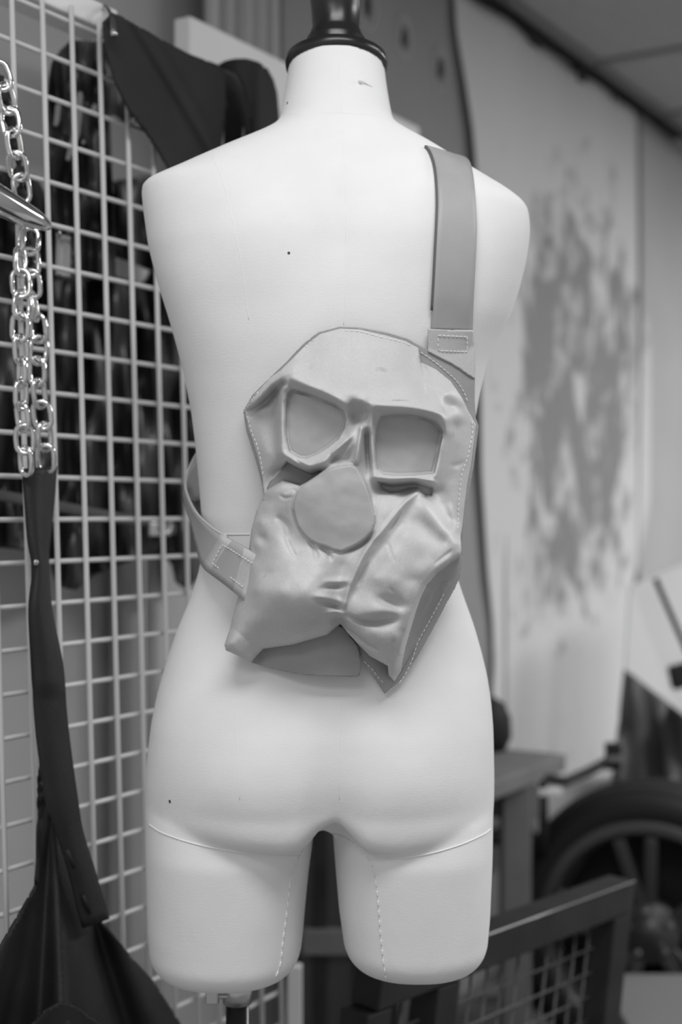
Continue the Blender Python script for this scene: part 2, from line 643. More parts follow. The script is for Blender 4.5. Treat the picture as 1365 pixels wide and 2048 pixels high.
# underside of the buttocks
last = slice_ring(1588)
cc = sum(last, Vector()) / len(last)
fold = [(285, 1646), (297, 1650), (340, 1672), (400, 1690), (500, 1707), (580, 1712), (610, 1698), (630, 1672), (648, 1648), (667, 1638), (684, 1648), (704, 1674), (735, 1708), (800, 1714), (860, 1706), (920, 1690), (960, 1672), (990, 1654)]
for tt, sc in ((.3, .992), (.52, .98), (.70, .962), (.84, .935), (.93, .895), (.98, .83), (1.0, .70), (1.0, .4)):
    rg_ = []
    for p in last:
        x_, y_ = cc.x + (p.x - cc.x) * (1 - (1 - sc) * (.25 if sc > .8 else .9)), cc.y + (p.y - cc.y) * sc
        d_ = min(y_, DM + .01)
        zt_ = CZ + (1024 - tabv(fold, 682.5 + x_ / d_ * F)) * d_ / F
        rg_.append(Vector((x_, y_, Z(1588) * (1 - tt) + zt_ * tt)))
    rings.append(rg_)
loft(rings, v, f)
# thighs
for (li, ri, bot) in (([(293, 1560), (296, 1710), (299, 1850), (303, 1905)], [(636, 1560), (625, 1690), (618, 1740), (611, 1810), (606, 1870), (598, 1920)], 1942),
                      ([(660, 1560), (668, 1690), (672, 1740), (678, 1810), (685, 1860), (694, 1905)], [(986, 1560), (983, 1710), (978, 1830), (972, 1890), (970, 1920)], 1925)):
    rings = []

    def leg_ring(y, sc=1.0, yz=None):
        l, r = lerp_x(li, y), lerp_x(ri, y)
        cx, a = (X(l) + X(r)) / 2, (X(r) - X(l)) / 2
        bb = float(np.interp(y, [1560, 1620, 1690, 1800, 1960], [.080, .105, .111, .105, .095]))
        out = []
        for k in range(72):
            th = 2 * math.pi * k / 72
            c, s = math.cos(th), math.sin(th)
            # a slight slope of the sole: lower in the middle
            out.append(Vector((cx + a * sgnp(c, 2 / 2.35) * sc, DM + (bb if s < 0 else .085) * sgnp(s, 2 / 2.35) * sc, Z(yz if yz else y))))
        return out
    top = 1570
    R = 58
    for y in range(top, bot - R, 10):
        rings.append(leg_ring(y))
    for q in range(1, 13):
        an = q / 12 * math.pi / 2
        rings.append(leg_ring(bot - R, 1 - (1 - math.cos(an)) * 0.36, bot - R + R * math.sin(an)))
    rings.append(leg_ring(bot - R, 0.3, bot + 4))
    loft(rings, v, f)

stand = thing('dress_form', (X(672), DM, 0), 'headless cream cloth dress form torso with two thigh stumps, seen from behind', 'mannequin')
raw = mesh('torso', v, f, M['calico'], None)
md = raw.modifiers.new('join', 'REMESH')
md.mode = 'VOXEL'
md.voxel_size = 0.0042
md.use_smooth_shade = True
sm = raw.modifiers.new('soft', 'SMOOTH')
sm.factor = 0.5
sm.iterations = 5
dg = bpy.context.evaluated_depsgraph_get()
ev = raw.evaluated_get(dg)
me = bpy.data.meshes.new_from_object(ev)
tv = [vv.co.copy() for vv in me.vertices]
tf = [tuple(p.vertices) for p in me.polygons]
bpy.data.objects.remove(raw)
torso = mesh('torso', tv, tf, M['calico'], stand)
TB = BVHTree.FromPolygons(tv, tf)
EYE = Vector((0, 0, CZ))


def hit(px, py, lift=0.0):
    """point on the dress form under this line of sight, lifted off its surface"""
    d = P(px, py, 1.0) - EYE
    r = TB.ray_cast(EYE, d.normalized())
    if r[0] is None:
        return None
    return r[0] + r[1] * lift


def drape(pts, step=5, lift=0.0004):
    q = resample(pts, step)
    out = [hit(p[0], p[1], lift) for p in q]
    return [p for p in out if p is not None]


# seams of the cover
def seam(pts, r=0.0007, m='thread', lift=0.0002, label=None, step=6):
    lift = lift * 2
    q = drape(spline(pts, 12), step, lift if m == 'thread' else -0.00008)
    if len(q) > 2:
        MB().tube(q, r, 6).build('seam', M[m], stand, smooth=True, label=label)


seam([(297, 1648), (330, 1668), (400, 1690), (500, 1707), (560, 1712), (600, 1712)], 0.0006, label='raised seam under the left buttock')
seam([(738, 1718), (800, 1716), (860, 1707), (920, 1690), (965, 1670), (982, 1658)], 0.0006, label='raised seam under the right buttock')
seam([(560, 225), (600, 229), (672, 226), (740, 230), (786, 244)], 0.00035, 'calico')
seam([(676, 100), (682, 200), (688, 300), (692, 450), (692, 560), (688, 650)], 0.00035, 'calico')
seam([(425, 315), (445, 360), (465, 440), (485, 540), (498, 640)], 0.00035, 'calico')
seam([(411, 1068), (440, 1069), (500, 1069)], 0.0005)
seam([(683, 1390), (681, 1500), (679, 1600)], 0.00035, 'calico')
seam([(470, 1400), (474, 1500), (480, 1600)], 0.00035, 'calico')
seam([(940, 1160), (962, 1240)], 0.00035, 'calico')


def stitches(name, pts3, parent, ln, gap, w, m, kind='stuff', label=None):
    """a run of short thread stitches along a 3-D line"""
    mb = MB()
    pts = [Vector(p) for p in pts3]
    acc = 0.0
    on = True
    cur = pts[0]
    i = 0
    seglen = ln
    start = pts[0]
    rest = ln
    while i < len(pts) - 1:
        d = pts[i + 1] - cur
        L = d.length
        if L < rest:
            rest -= L
            i += 1
            cur = pts[i] if i < len(pts) else cur
            continue
        cur = cur + d * (rest / L)
        if on:
            a, b = start, cur
            t = (b - a)
            if t.length > 1e-6:
                mb.tube([a, a + t * .25 + Vector((0, -w * .8, 0)), a + t * .75 + Vector((0, -w * .8, 0)), b], w, 5)
            rest = gap
        else:
            start = cur
            rest = ln
        on = not on
    if mb.v:
        return mb.build(name, m, parent, smooth=True, kind=kind, label=label)


for pts in ([(612, 1690), (595, 1722), (580, 1765), (574, 1820), (566, 1880), (560, 1930), (547, 1962)], [(668, 1668), (690, 1675), (718, 1694), (738, 1716), (750, 1750), (757, 1800), (762, 1870), (768, 1925), (773, 1958)]):
    q = drape(spline(pts, 12), 3, 0.0006)
    stitches('hand_stitching', q, stand, 0.006, 0.004, 0.0007, M['thread'])
    MB().tube(drape(spline(pts, 12), 5, 0.0), 0.0006, 5).build('seam', M['calico'], stand, smooth=True)

# neck cap and turned finial, following the tilt of the neck
r0 = slice_ring(118)
nc = sum(r0, Vector()) / len(r0)
ax = Vector((0, -0.0, 1))
e1 = (r0[0] - r0[48]).normalized()
e2 = (r0[24] - r0[72]).normalized()
nax = e1.cross(e2).normalized()
if nax.z < 0:
    nax = -nax
ra = (r0[0] - r0[48]).length / 2
rb = (r0[24] - r0[72]).length / 2
cv, cf = [], []
prof = [(0.97, -0.004), (1.045, -0.002), (1.06, 0.003), (1.045, 0.008), (0.93, 0.012), (0.60, 0.016), (0.3, 0.018)]
rg = []
for sc, h in prof:
    rg.append([nc + e1 * (ra * sc * math.cos(2 * math.pi * k / 72)) + e2 * (rb * sc * math.sin(2 * math.pi * k / 72)) + nax * h for k in range(72)])
loft(rg, cv, cf)
mesh('neck_cap', cv, cf, M['lacquer'], stand)
top = nc + nax * 0.012
fx = X(672)
fin = [(0.047, 0.0), (0.043, 0.005), (0.033, 0.010), (0.0305, 0.014), (0.0315, 0.018), (0.0285, 0.022), (0.0265, 0.027), (0.025, 0.030), (0.0265, 0.05), (0.031, 0.09), (0.033, 0.12), (0.030, 0.15), (0.020, 0.17), (0.004, 0.18)]
MB().lathe([(r * 1.0, h) for r, h in fin], Vector((fx, top.y, top.z)), UP, 48).build('finial', M['lacquer'], stand, smooth=True)

# stand: steel collar, dark pole and a round foot under the left thigh
pc = Vector((X(474), DM + 0.01, 0))
MB().lathe([(0.0155, Z(2012)), (0.0155, Z(1968))], pc, UP, 28).build('pole_collar', M['steel'], stand, smooth=True)
MB().lathe([(0.0125, 0.03), (0.0125, Z(2008))], pc, UP, 28).build('pole', M['lacquer'], stand, smooth=True)
MB().lathe([(0.17, 0.0), (0.172, 0.008), (0.16, 0.018), (0.05, 0.03), (0.02, 0.05), (0.013, 0.052)], pc, UP, 48).build('foot', M['lacquer'], stand, smooth=True)
cb_ = MB()
cb_.bevbox(P(425, 1992, DM), (0.007, 0, 0), (0, 0.006, 0), (0, 0, 0.008), 0.002)
cb_.tube([P(436, 1992, DM), P(456, 1992, DM)], 0.003, 10)
cb_.build('clamp_screw', M['steel'], stand)

# old pin holes with a dirty rim
for px, py, r in ((575, 206, .0016), (340, 1603, .0018), (578, 506, .0014)):
    c = hit(px, py, 0.0)
    n_ = hit(px, py, 0.001) - c
    MB().lathe([(r, -0.0002), (r, 0.00025), (r * .3, 0.0003)], c, n_, 10).build('pin_hole', M['dark_grey'], stand)
# pin stuck in the neck
a, b = hit(745, 174, 0.0), None
b = a + Vector((-0.0125, -0.012, 0.003))
pin = thing('dressmaking_pin', a, 'glass headed pin stuck in the back of the neck', 'pin')
MB().tube([a, b], 0.0004, 6).build('shaft', M['steel'], pin, smooth=True)
bm = bmesh.new()
bmesh.ops.create_uvsphere(bm, u_segments=14, v_segments=8, radius=0.0021)
mesh('pin_head', [w.co + b for w in bm.verts], [[w.index for w in q.verts] for q in bm.faces], M['thread'], pin)
bm.free()

# ================================================================ MOULDED LEATHER SLING BAG
bag = thing('sling_bag', P(700, 1385, 1.37), 'pale moulded leather sling bag shaped like a goggled face, worn on the dress form', 'bag')


def base_depth(px, py):
    return 1.366 + 0.055 * ((px - 690) / 265.0) ** 2


def bp(px, py, h):
    """a point h millimetres in front of the bag's back panel"""
    d = base_depth(px, py)
    r = P(px, py, 1.0) - EYE
    q = TB.ray_cast(EYE, r.normalized())
    if q[0] is not None:
        d = min(d, q[0].y - 0.0045)
    return P(px, py, d - h / 1000.0)


outline = [(612, 690), (640, 668), (680, 657), (720, 659), (770, 670), (812, 682), (838, 696), (842, 724), (872, 738), (902, 762), (925, 795), (937, 822), (953, 850),
           (948, 890), (943, 930), (935, 970), (930, 1010), (926, 1050), (922, 1075), (924, 1100), (914, 1140), (900, 1172), (882, 1203), (858, 1248), (828, 1300), (806, 1337),
           (790, 1363), (779, 1352), (776, 1332), (740, 1312), (716, 1288), (694, 1264), (681, 1248), (655, 1270), (588, 1289), (527, 1298), (503, 1324), (466, 1307), (452, 1301),
           (449, 1290), (460, 1258), (475, 1200), (487, 1150), (497, 1110), (503, 1060), (514, 1020), (528, 992), (526, 960), (518, 925), (508, 890), (498, 860), (490, 822),
           (510, 790), (538, 757), (562, 740), (590, 712)]
# control lines: (x, y, height in mm)
ctrl = [
    # edges
    [(612, 690, 6), (640, 668, 5), (680, 657, 4), (720, 659, 4), (770, 670, 4), (812, 682, 4), (838, 696, 5), (842, 724, 7)],
    [(846, 728, 3), (872, 738, 3), (902, 762, 3), (925, 795, 3), (937, 822, 3), (953, 850, 3), (948, 890, 3), (943, 930, 3), (935, 970, 3), (930, 1010, 3), (926, 1050, 3), (923, 1072, 6)],
    [(490, 822, 4), (498, 860, 4), (508, 890, 4), (518, 925, 4), (526, 960, 4)],
    [(490, 822, 4), (510, 790, 9), (538, 757, 20), (562, 740, 28), (590, 712, 22), (612, 690, 7)],
    [(528, 992, 8), (514, 1020, 14), (503, 1060, 20), (497, 1110, 24), (487, 1150, 26), (475, 1200, 29), (460, 1258, 34), (449, 1292, 38), (466, 1307, 36), (503, 1324, 24), (527, 1298, 26), (588, 1289, 30), (655, 1270, 28), (681, 1248, 24)],
    # forehead
    [(650, 690, 16), (720, 688, 19), (800, 700, 17), (832, 712, 14)],
    [(632, 720, 27), (720, 722, 32), (790, 730, 32), (832, 740, 27)],
    [(610, 742, 36), (640, 755, 42), (720, 765, 48), (800, 770, 48), (838, 775, 40)],
    # brow rims
    [(574, 770, 44), (582, 759, 46), (620, 774, 54), (660, 792, 58), (686, 808, 60)],
    [(738, 806, 60), (770, 812, 63), (810, 815, 64), (850, 819, 62), (880, 826, 60), (894, 840, 55), (896, 862, 48)],
    [(700, 800, 56), (722, 800, 57)],
    # right of the forehead, outside the brow
    [(850, 745, 17), (880, 765, 17), (905, 785, 15), (920, 805, 9)],
    [(852, 785, 36), (866, 800, 42)],
    [(885, 778, 28), (893, 788, 32), (886, 800, 34)],
    [(904, 812, 10), (918, 815, 7), (930, 832, 5)],
    [(906, 850, 10), (912, 880, 9), (906, 920, 10), (896, 960, 11), (905, 1000, 9), (915, 1040, 8)],
    [(925, 860, 6), (930, 900, 6), (922, 950, 5), (918, 1000, 6)],
    [(913, 925, 5), (926, 922, 4)],
    # right eye
    [(764, 836, 42), (820, 834, 44), (868, 848, 42), (880, 872, 40)],
    [(756, 887, 39), (757, 935, 40), (792, 945, 41), (860, 943, 39), (872, 905, 38)],
    [(800, 880, 38), (830, 900, 38), (810, 920, 39)],
    [(743, 822, 54), (743, 866, 48), (747, 920, 44), (748, 946, 44)],
    [(887, 880, 45), (884, 910, 43), (877, 945, 42)],
    [(750, 955, 47), (779, 960, 50), (824, 958, 51), (868, 966, 46)],
    # left eye
    [(586, 780, 40), (643, 799, 44), (682, 819, 44), (690, 842, 42)],
    [(574, 806, 35), (576, 860, 35), (579, 900, 36), (602, 918, 38), (632, 904, 39), (675, 876, 40)],
    [(600, 830, 36), (640, 850, 39), (620, 885, 37)],
    [(566, 776, 42), (563, 820, 41), (563, 870, 40), (565, 905, 41), (590, 922, 44), (619, 935, 46), (650, 922, 48), (676, 898, 50), (700, 872, 50)],
    # outside of the left eye
    [(552, 780, 16), (551, 830, 13), (551, 880, 14), (553, 912, 18)],
    [(535, 800, 7), (530, 830, 8), (525, 870, 10), (536, 905, 14), (540, 935, 10)],
    [(510, 830, 5), (512, 865, 7), (520, 900, 8), (530, 940, 7)],
    # fold over the left brow
    [(500, 812, 14), (520, 792, 27), (545, 767, 40), (565, 749, 46), (588, 742, 48), (600, 752, 50)],
    # hollow under the left eye
    [(538, 972, 2), (552, 956, 2), (568, 942, 2), (584, 944, 2), (602, 954, 3), (622, 956, 6), (642, 948, 14)],
    # nose bridge
    [(712, 815, 40), (725, 825, 36), (718, 845, 36)],
    [(700, 850, 40), (690, 880, 38), (665, 915, 36), (690, 915, 36)],
    [(724, 852, 52), (720, 880, 51), (713, 918, 50)],
    [(734, 870, 36), (735, 910, 35), (738, 945, 35)],
    [(728, 930, 38), (745, 975, 40)],
    # hollow under the right eye
    [(762, 970, 18), (790, 974, 12), (830, 971, 10), (862, 980, 8)],
    [(752, 990, 38), (770, 990, 40), (792, 984, 34)],
    [(880, 980, 12), (884, 1010, 14), (900, 1045, 16), (905, 980, 8)],
    # muzzle disc
    [(600, 975, 48), (656, 945, 50), (700, 935, 50), (730, 985, 50), (740, 1030, 50), (717, 1078, 49), (680, 1092, 48), (630, 1075, 48), (600, 1040, 48), (596, 1005, 48)],
    [(660, 980, 54), (665, 1020, 56), (670, 1050, 55)],
    # left cheek
    [(536, 990, 20), (548, 978, 27), (565, 969, 33), (588, 972, 40)],
    [(535, 1015, 28), (565, 1000, 38), (580, 1010, 44)],
    [(522, 1045, 34), (542, 1040, 34), (560, 1036, 34), (572, 1046, 38)],
    [(514, 1090, 38), (528, 1075, 36)],
    [(555, 1075, 50), (560, 1110, 55), (545, 1140, 57)],
    [(582, 1060, 42), (586, 1090, 46), (600, 1105, 52)],
    [(505, 1130, 40), (498, 1170, 42), (488, 1210, 44), (474, 1255, 46), (460, 1285, 46)],
    [(520, 1150, 52), (580, 1140, 62), (640, 1150, 62)],
    [(620, 1090, 48), (630, 1105, 52), (650, 1120, 54), (690, 1110, 48), (735, 1080, 42)],
    [(515, 1180, 62), (560, 1178, 74), (610, 1182, 72), (650, 1195, 62)],
    [(500, 1245, 52), (545, 1240, 56), (600, 1240, 53), (645, 1238, 47)],
    [(478, 1288, 42), (520, 1278, 38), (580, 1270, 36), (640, 1256, 32)],
    [(662, 1228, 48), (678, 1236, 40)],
    [(688, 1130, 46), (680, 1160, 46), (672, 1190, 48), (676, 1215, 44)],
    # right cheek lobe: ridge on its left side
    [(838, 980, 40), (815, 1000, 46), (791, 1030, 50), (764, 1062, 53), (742, 1088, 54), (726, 1115, 54), (713, 1142, 54), (698, 1175, 53), (690, 1205, 50), (686, 1228, 46)],
    [(832, 1000, 42), (800, 1040, 44), (780, 1066, 46), (760, 1096, 47), (738, 1124, 47), (722, 1152, 47), (708, 1186, 46)],
    [(850, 1005, 48), (870, 1030, 50), (895, 1058, 52), (915, 1085, 50), (920, 1100, 46)],
    [(826, 1030, 46), (855, 1055, 46), (888, 1085, 48)],
    [(810, 1070, 56), (840, 1080, 58), (850, 1110, 60), (820, 1125, 63), (780, 1110, 58)],
    [(870, 1120, 57), (900, 1106, 53)],
    [(750, 1155, 58), (790, 1160, 64), (830, 1160, 60)],
    [(735, 1195, 54), (770, 1196, 56), (800, 1205, 55)],
    [(720, 1228, 54), (760, 1225, 60), (800, 1225, 56)],
    [(700, 1240, 48), (735, 1242, 48), (770, 1240, 47), (790, 1238, 48)],
    [(745, 1262, 50), (780, 1262, 53), (800, 1262, 50)],
    [(700, 1256, 36), (730, 1285, 38), (765, 1300, 40), (790, 1300, 40)],
    [(700, 1266, 27), (720, 1286, 27), (745, 1308, 26), (775, 1328, 22)],
    [(790, 1330, 22), (788, 1350, 10), (790, 1362, 5)],
    # crest of the right hand fold and the side wall beyond it
    [(921, 1104, 45), (895, 1125, 52), (868, 1146, 54), (848, 1168, 55), (836, 1195, 54), (826, 1225, 52), (816, 1258, 47), (806, 1292, 36), (800, 1318, 22)],
    [(916, 1124, 20), (897, 1146, 12), (874, 1162, 9), (860, 1186, 7), (848, 1216, 6), (834, 1252, 5), (821, 1290, 5), (808, 1325, 4)],
    [(900, 1172, 4), (882, 1203, 4), (858, 1248, 4), (828, 1300, 4), (806, 1337, 4), (790, 1363, 4)],
]
STEP = 1.6
gx = np.arange(441, 961, STEP)
gy = np.arange(648, 1371, STEP)
GX, GY = np.meshgrid(gx, gy)


def poly_sd(px, py, poly, closed=True):
    """signed distance (positive inside) and unsigned nearest point"""
    a = np.array(poly, float)
    n = len(a)
    dmin = np.full(px.shape, 1e9)
    inside = np.zeros(px.shape, bool)
    nx = np.zeros(px.shape)
    ny = np.zeros(px.shape)
    for i in range(n if closed else n - 1):
        x1, y1 = a[i]
        x2, y2 = a[(i + 1) % n]
        dx, dy = x2 - x1, y2 - y1
        t = np.clip(((px - x1) * dx + (py - y1) * dy) / (dx * dx + dy * dy + 1e-12), 0, 1)
        qx, qy = x1 + t * dx, y1 + t * dy
        d = np.hypot(px - qx, py - qy)
        m = d < dmin
        dmin = np.where(m, d, dmin)
        nx = np.where(m, qx, nx)
        ny = np.where(m, qy, ny)
        if closed:
            c = ((y1 > py) != (y2 > py)) & (px < (x2 - x1) * (py - y1) / (y2 - y1 + 1e-12) + x1)
            inside ^= c
    return (np.where(inside, dmin, -dmin) if closed else dmin), nx, ny


def solve_rbf(ctrl, sp=11.0):
    C = np.vstack([resample(l, sp) for l in ctrl])
    # merge duplicates
    keep = []
    for i in range(len(C)):
        if all(np.hypot(C[i, 0] - C[j, 0], C[i, 1] - C[j, 1]) > 4.0 for j in keep):
            keep.append(i)
    C = C[keep]
    n = len(C)
    D = np.hypot(C[:, None, 0] - C[None, :, 0], C[:, None, 1] - C[None, :, 1])
    A = np.zeros((n + 1, n + 1))
    A[:n, :n] = D - np.eye(n) * 1.5
    A[n, :n] = A[:n, n] = 1
    w = np.linalg.solve(A, np.append(C[:, 2], 0))
    H = np.full(GX.shape, w[n])
    for i in range(n):
        H += w[i] * np.hypot(GX - C[i, 0], GY - C[i, 1])
    return H


def blur(H, sig):
    r = int(3 * sig) + 1
    k = np.exp(-0.5 * (np.arange(-r, r + 1) / sig) ** 2)
    k /= k.sum()
    pad = np.pad(H, r, mode='edge')
    pad = sum(k[i] * pad[i:i + H.shape[0], :] for i in range(2 * r + 1))
    return sum(k[i] * pad[:, i:i + H.shape[1]] for i in range(2 * r + 1))


H = blur(solve_rbf(ctrl), 2.0)


def line_d(pl):
    return poly_sd(GX, GY, [q[:2] for q in pl], closed=False)[0]


def ridge(pl, w, amp):
    """rounded welt (amp > 0) or furrow (amp < 0) along a line"""
    global H
    H += amp * np.exp(-(line_d(spline(pl, 6)) / w) ** 2)


def taper(pl, w, amp):
    """like ridge, fading out at both ends"""
    global H
    s = spline(pl, 8)
    n = len(s)
    acc = np.zeros_like(H)
    for i in range(n):
        k = math.sin(math.pi * (i + 0.5) / n) ** 0.6
        acc = np.maximum(acc, k * np.exp(-(((GX - s[i, 0]) ** 2 + (GY - s[i, 1]) ** 2) / w ** 2)))
    H += amp * acc


def sst(x):
    x = np.clip(x, 0, 1)
    return x * x * (3 - 2 * x)


eyeL = [(584, 779), (612, 785), (643, 797), (672, 809), (686, 820), (692, 836), (688, 856), (676, 878), (655, 895), (631, 909), (612, 916), (598, 914), (580, 903), (574, 880), (573, 840), (574, 806), (577, 786)]
eyeR = [(762, 833), (790, 829), (820, 829), (850, 835), (873, 845), (884, 862), (884, 874), (877, 905), (868, 946), (830, 949), (791, 950), (768, 948), (756, 939), (752, 920), (751, 887), (755, 850)]
disc = [(586, 1005), (593, 984), (606, 968), (630, 951), (656, 937), (680, 930), (701, 928), (714, 934), (722, 946), (733, 968), (742, 992), (750, 1030), (750, 1048), (745, 1064), (732, 1079), (717, 1089), (700, 1099), (684, 1104),
        (668, 1101), (652, 1095), (636, 1090), (621, 1083), (607, 1070), (596, 1055), (589, 1036), (585, 1018)]
def flatten(poly, dome, keep=0.12, w=6.0):
    global H
    sd = poly_sd(GX, GY, poly)[0]
    m_ = sd > 0
    A_ = np.c_[GX[m_], GY[m_], np.ones(m_.sum())]
    co = np.linalg.lstsq(A_, H[m_], rcond=None)[0]
    pl = co[0] * GX + co[1] * GY + co[2] + dome * sst(sd / 60.0) * 1.0
    k = sst((sd + w * .5) / w) * (1 - keep)
    H = H * (1 - k) + pl * k


flatten(eyeL, 0.0)
flatten(eyeR, 0.0)
flatten(disc, 2.5)
# the eye panels are set in: flat floors behind a crisp crease
for poly, depth in ((eyeL, 4.5), (eyeR, 4.5)):
    sd = poly_sd(GX, GY, poly)[0]
    H -= depth * sst((sd + 2.0) / 5.0)
    H -= 2.0 * np.exp(-((sd - 1.0) / 2.2) ** 2)
sd = poly_sd(GX, GY, disc)[0]
H += 2.5 * sst((sd + 2) / 5)
H -= 2.2 * np.exp(-((sd + 1.5) / 2.4) ** 2)
# brow welts
ridge([(572, 772), (580, 758), (596, 762), (620, 770), (650, 783), (676, 797), (692, 810)], 10, 5.5)
ridge([(742, 810), (770, 814), (810, 816), (850, 820), (880, 826), (894, 838), (897, 864)], 10, 5.5)
ridge([(565, 775), (562, 820), (562, 870), (564, 906), (585, 918), (619, 934), (645, 926), (674, 900), (698, 874), (716, 850)], 6, 4)
ridge([(744, 818), (743, 866), (746, 910), (748, 946)], 6, 4.5)
ridge([(890, 872), (884, 910), (874, 952)], 6, 4)
ridge([(748, 955), (779, 961), (824, 958), (870, 966)], 6, 4.5)
ridge([(724, 856), (720, 882), (713, 922)], 4.5, 9)
ridge([(722, 802), (738, 806)], 9, 3)
# forehead piece lies over the side: step along its right edge
s = spline([(838, 696), (842, 724), (846, 750), (852, 780), (856, 800)], 8)
d = line_d(s)
side = GX - np.interp(GY, s[:, 1], s[:, 0])
fade = sst((806 - GY) / 25.0) * (GY > 690)
H += fade * 2.2 * np.exp(-(d / 9) ** 2) * (side < 0)
H -= fade * 1.6 * np.exp(-(d / 5) ** 2) * (side >= 0)
# folds, wrinkles, cuts
ridge([(498, 826), (516, 815), (536, 799), (552, 783), (566, 768)], 5.5, -14)
ridge([(500, 812), (522, 788), (544, 766), (566, 748), (586, 742)], 7, 5)
taper([(552, 954), (572, 942), (600, 951), (636, 952)], 8, -8)
taper([(645, 944), (668, 918), (694, 892), (704, 880)], 5, -5)
taper([(734, 858), (735, 900), (739, 944)], 4.5, -9)
taper([(706, 892), (700, 908), (694, 922)], 6, -5)
taper([(756, 968), (785, 976), (830, 970), (865, 980)], 8, -6)
taper([(700, 820), (712, 838), (702, 862)], 7, -4)
taper([(558, 1037), (572, 1050), (578, 1072)], 7, -7)
taper([(520, 1074), (530, 1082)], 9, -4)
taper([(642, 1096), (655, 1104), (662, 1118)], 5, -6)
taper([(620, 1084), (630, 1100), (634, 1116)], 5, -4)
taper([(570, 1070), (580, 1092), (592, 1112), (602, 1106)], 4, -2.5)
taper([(690, 1102), (716, 1094), (735, 1082), (748, 1066)], 3.5, -5)
taper([(640, 1178), (664, 1174), (696, 1172)], 5, -5)
taper([(650, 1162), (675, 1163), (696, 1160)], 6, 4)
taper([(640, 1206), (665, 1212), (686, 1221)], 4.5, -6)
taper([(630, 1192), (660, 1196), (690, 1206)], 6, 4)
taper([(655, 1226), (676, 1222), (688, 1228)], 5, 4)
taper([(664, 1244), (678, 1240), (688, 1248)], 6, -8)
ridge([(838, 981), (812, 1004), (791, 1030), (764, 1064), (742, 1086), (726, 1114), (713, 1142), (698, 1178), (688, 1212)], 5, 4)
taper([(801, 1026), (790, 1046), (779, 1062)], 2.4, -4.5)
taper([(736, 1128), (726, 1150), (716, 1170)], 2.6, -4.5)
taper([(760, 1198), (785, 1206), (806, 1214)], 9, -6)
taper([(690, 1230), (720, 1243), (750, 1247), (790, 1240)], 5, -8)
taper([(684, 1254), (705, 1266), (735, 1288), (770, 1304)], 4, -6)
ridge([(690, 1262), (716, 1282), (744, 1304), (774, 1326)], 5, 4)
taper([(775, 1085), (782, 1105), (788, 1122)], 3, -1.5)
taper([(870, 1128), (890, 1112), (905, 1100)], 2.5, -3)
taper([(900, 1012), (908, 1040), (910, 1062)], 5, 4)
taper([(900, 930), (915, 931), (928, 924)], 5, -2)
taper([(884, 776), (894, 790), (884, 806)], 9, 3)
taper([(572, 985), (586, 979), (594, 984)], 3, -3)
taper([(560, 990), (570, 996), (584, 994)], 3, -2.5)
taper([(780, 1176), (788, 1186)], 4, -1)
for l in ([(594, 784), (606, 787), (624, 791)], [(646, 800), (666, 808), (682, 818)], [(572, 840), (572, 858), (572, 874)], [(776, 830), (798, 829), (820, 829)], [(836, 833), (856, 838), (874, 845)],
          [(878, 848), (884, 862), (890, 870)], [(875, 908), (870, 930), (864, 950)], [(793, 951), (810, 951), (828, 951)], [(585, 914), (598, 924), (614, 934)], [(778, 803), (800, 803), (824, 804)]):
    taper(l, 2.0, -4.0)
# leather never quite lies flat
nz = rng.standard_normal(H.shape)
nz = blur(nz, 9)
nz /= nz.std()
n2 = blur(rng.standard_normal(H.shape), 4)
n2 /= n2.std()
H += 0.40 * nz + 0.13 * n2
H = blur(H, 0.8)
SD, NX, NY = poly_sd(GX, GY, outline)
# round the free edge over
H -= 5.0 * np.exp(-np.clip(SD, 0, None) / 3.0) * ((GX < 700) & (GY > 1000))
wall_poly = [(920, 1112), (900, 1124), (870, 1147), (850, 1170), (838, 1196), (828, 1226), (818, 1260), (808, 1294), (802, 1322), (796, 1358), (810, 1360), (960, 1220), (960, 1112)]
sdw = poly_sd(GX, GY, wall_poly)[0]
kw = sst((sdw + 1.0) / 5.0)
floor_h = 4.0 + 10.0 * np.exp(-np.clip(sdw, 0, None) / 9.0)
H = H * (1 - kw) + np.minimum(H, floor_h) * kw
H += 2.5 * np.exp(-((sdw + 5.0) / 5.0) ** 2) * (GY < 1310) * (GX > 790)
# deep pockets under both goggles
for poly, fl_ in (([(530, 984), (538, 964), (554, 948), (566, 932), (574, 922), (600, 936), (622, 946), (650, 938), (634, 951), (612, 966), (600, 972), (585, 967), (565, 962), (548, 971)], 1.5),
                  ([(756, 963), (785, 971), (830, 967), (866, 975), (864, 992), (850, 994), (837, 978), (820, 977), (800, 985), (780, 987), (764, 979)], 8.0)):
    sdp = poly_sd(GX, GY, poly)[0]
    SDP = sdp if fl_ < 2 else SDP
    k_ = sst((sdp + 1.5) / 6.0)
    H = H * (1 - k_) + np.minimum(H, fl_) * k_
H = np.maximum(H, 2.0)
ok = SD > -STEP * 0.9
PXs = np.where(SD < 0, NX, GX)
PYs = np.where(SD < 0, NY, GY)
idx = -np.ones(H.shape, int)
bv = []
for i, j in zip(*np.nonzero(ok)):
    idx[i, j] = len(bv)
    bv.append(bp(float(PXs[i, j]), float(PYs[i, j]), float(H[i, j])))
sdL, sdR, sdD = (poly_sd(GX, GY, q)[0] for q in (eyeL, eyeR, disc))
regions = {'mask': [], 'side': [], 'pocket': [], 'eyeL': [], 'eyeR': [], 'disc': []}
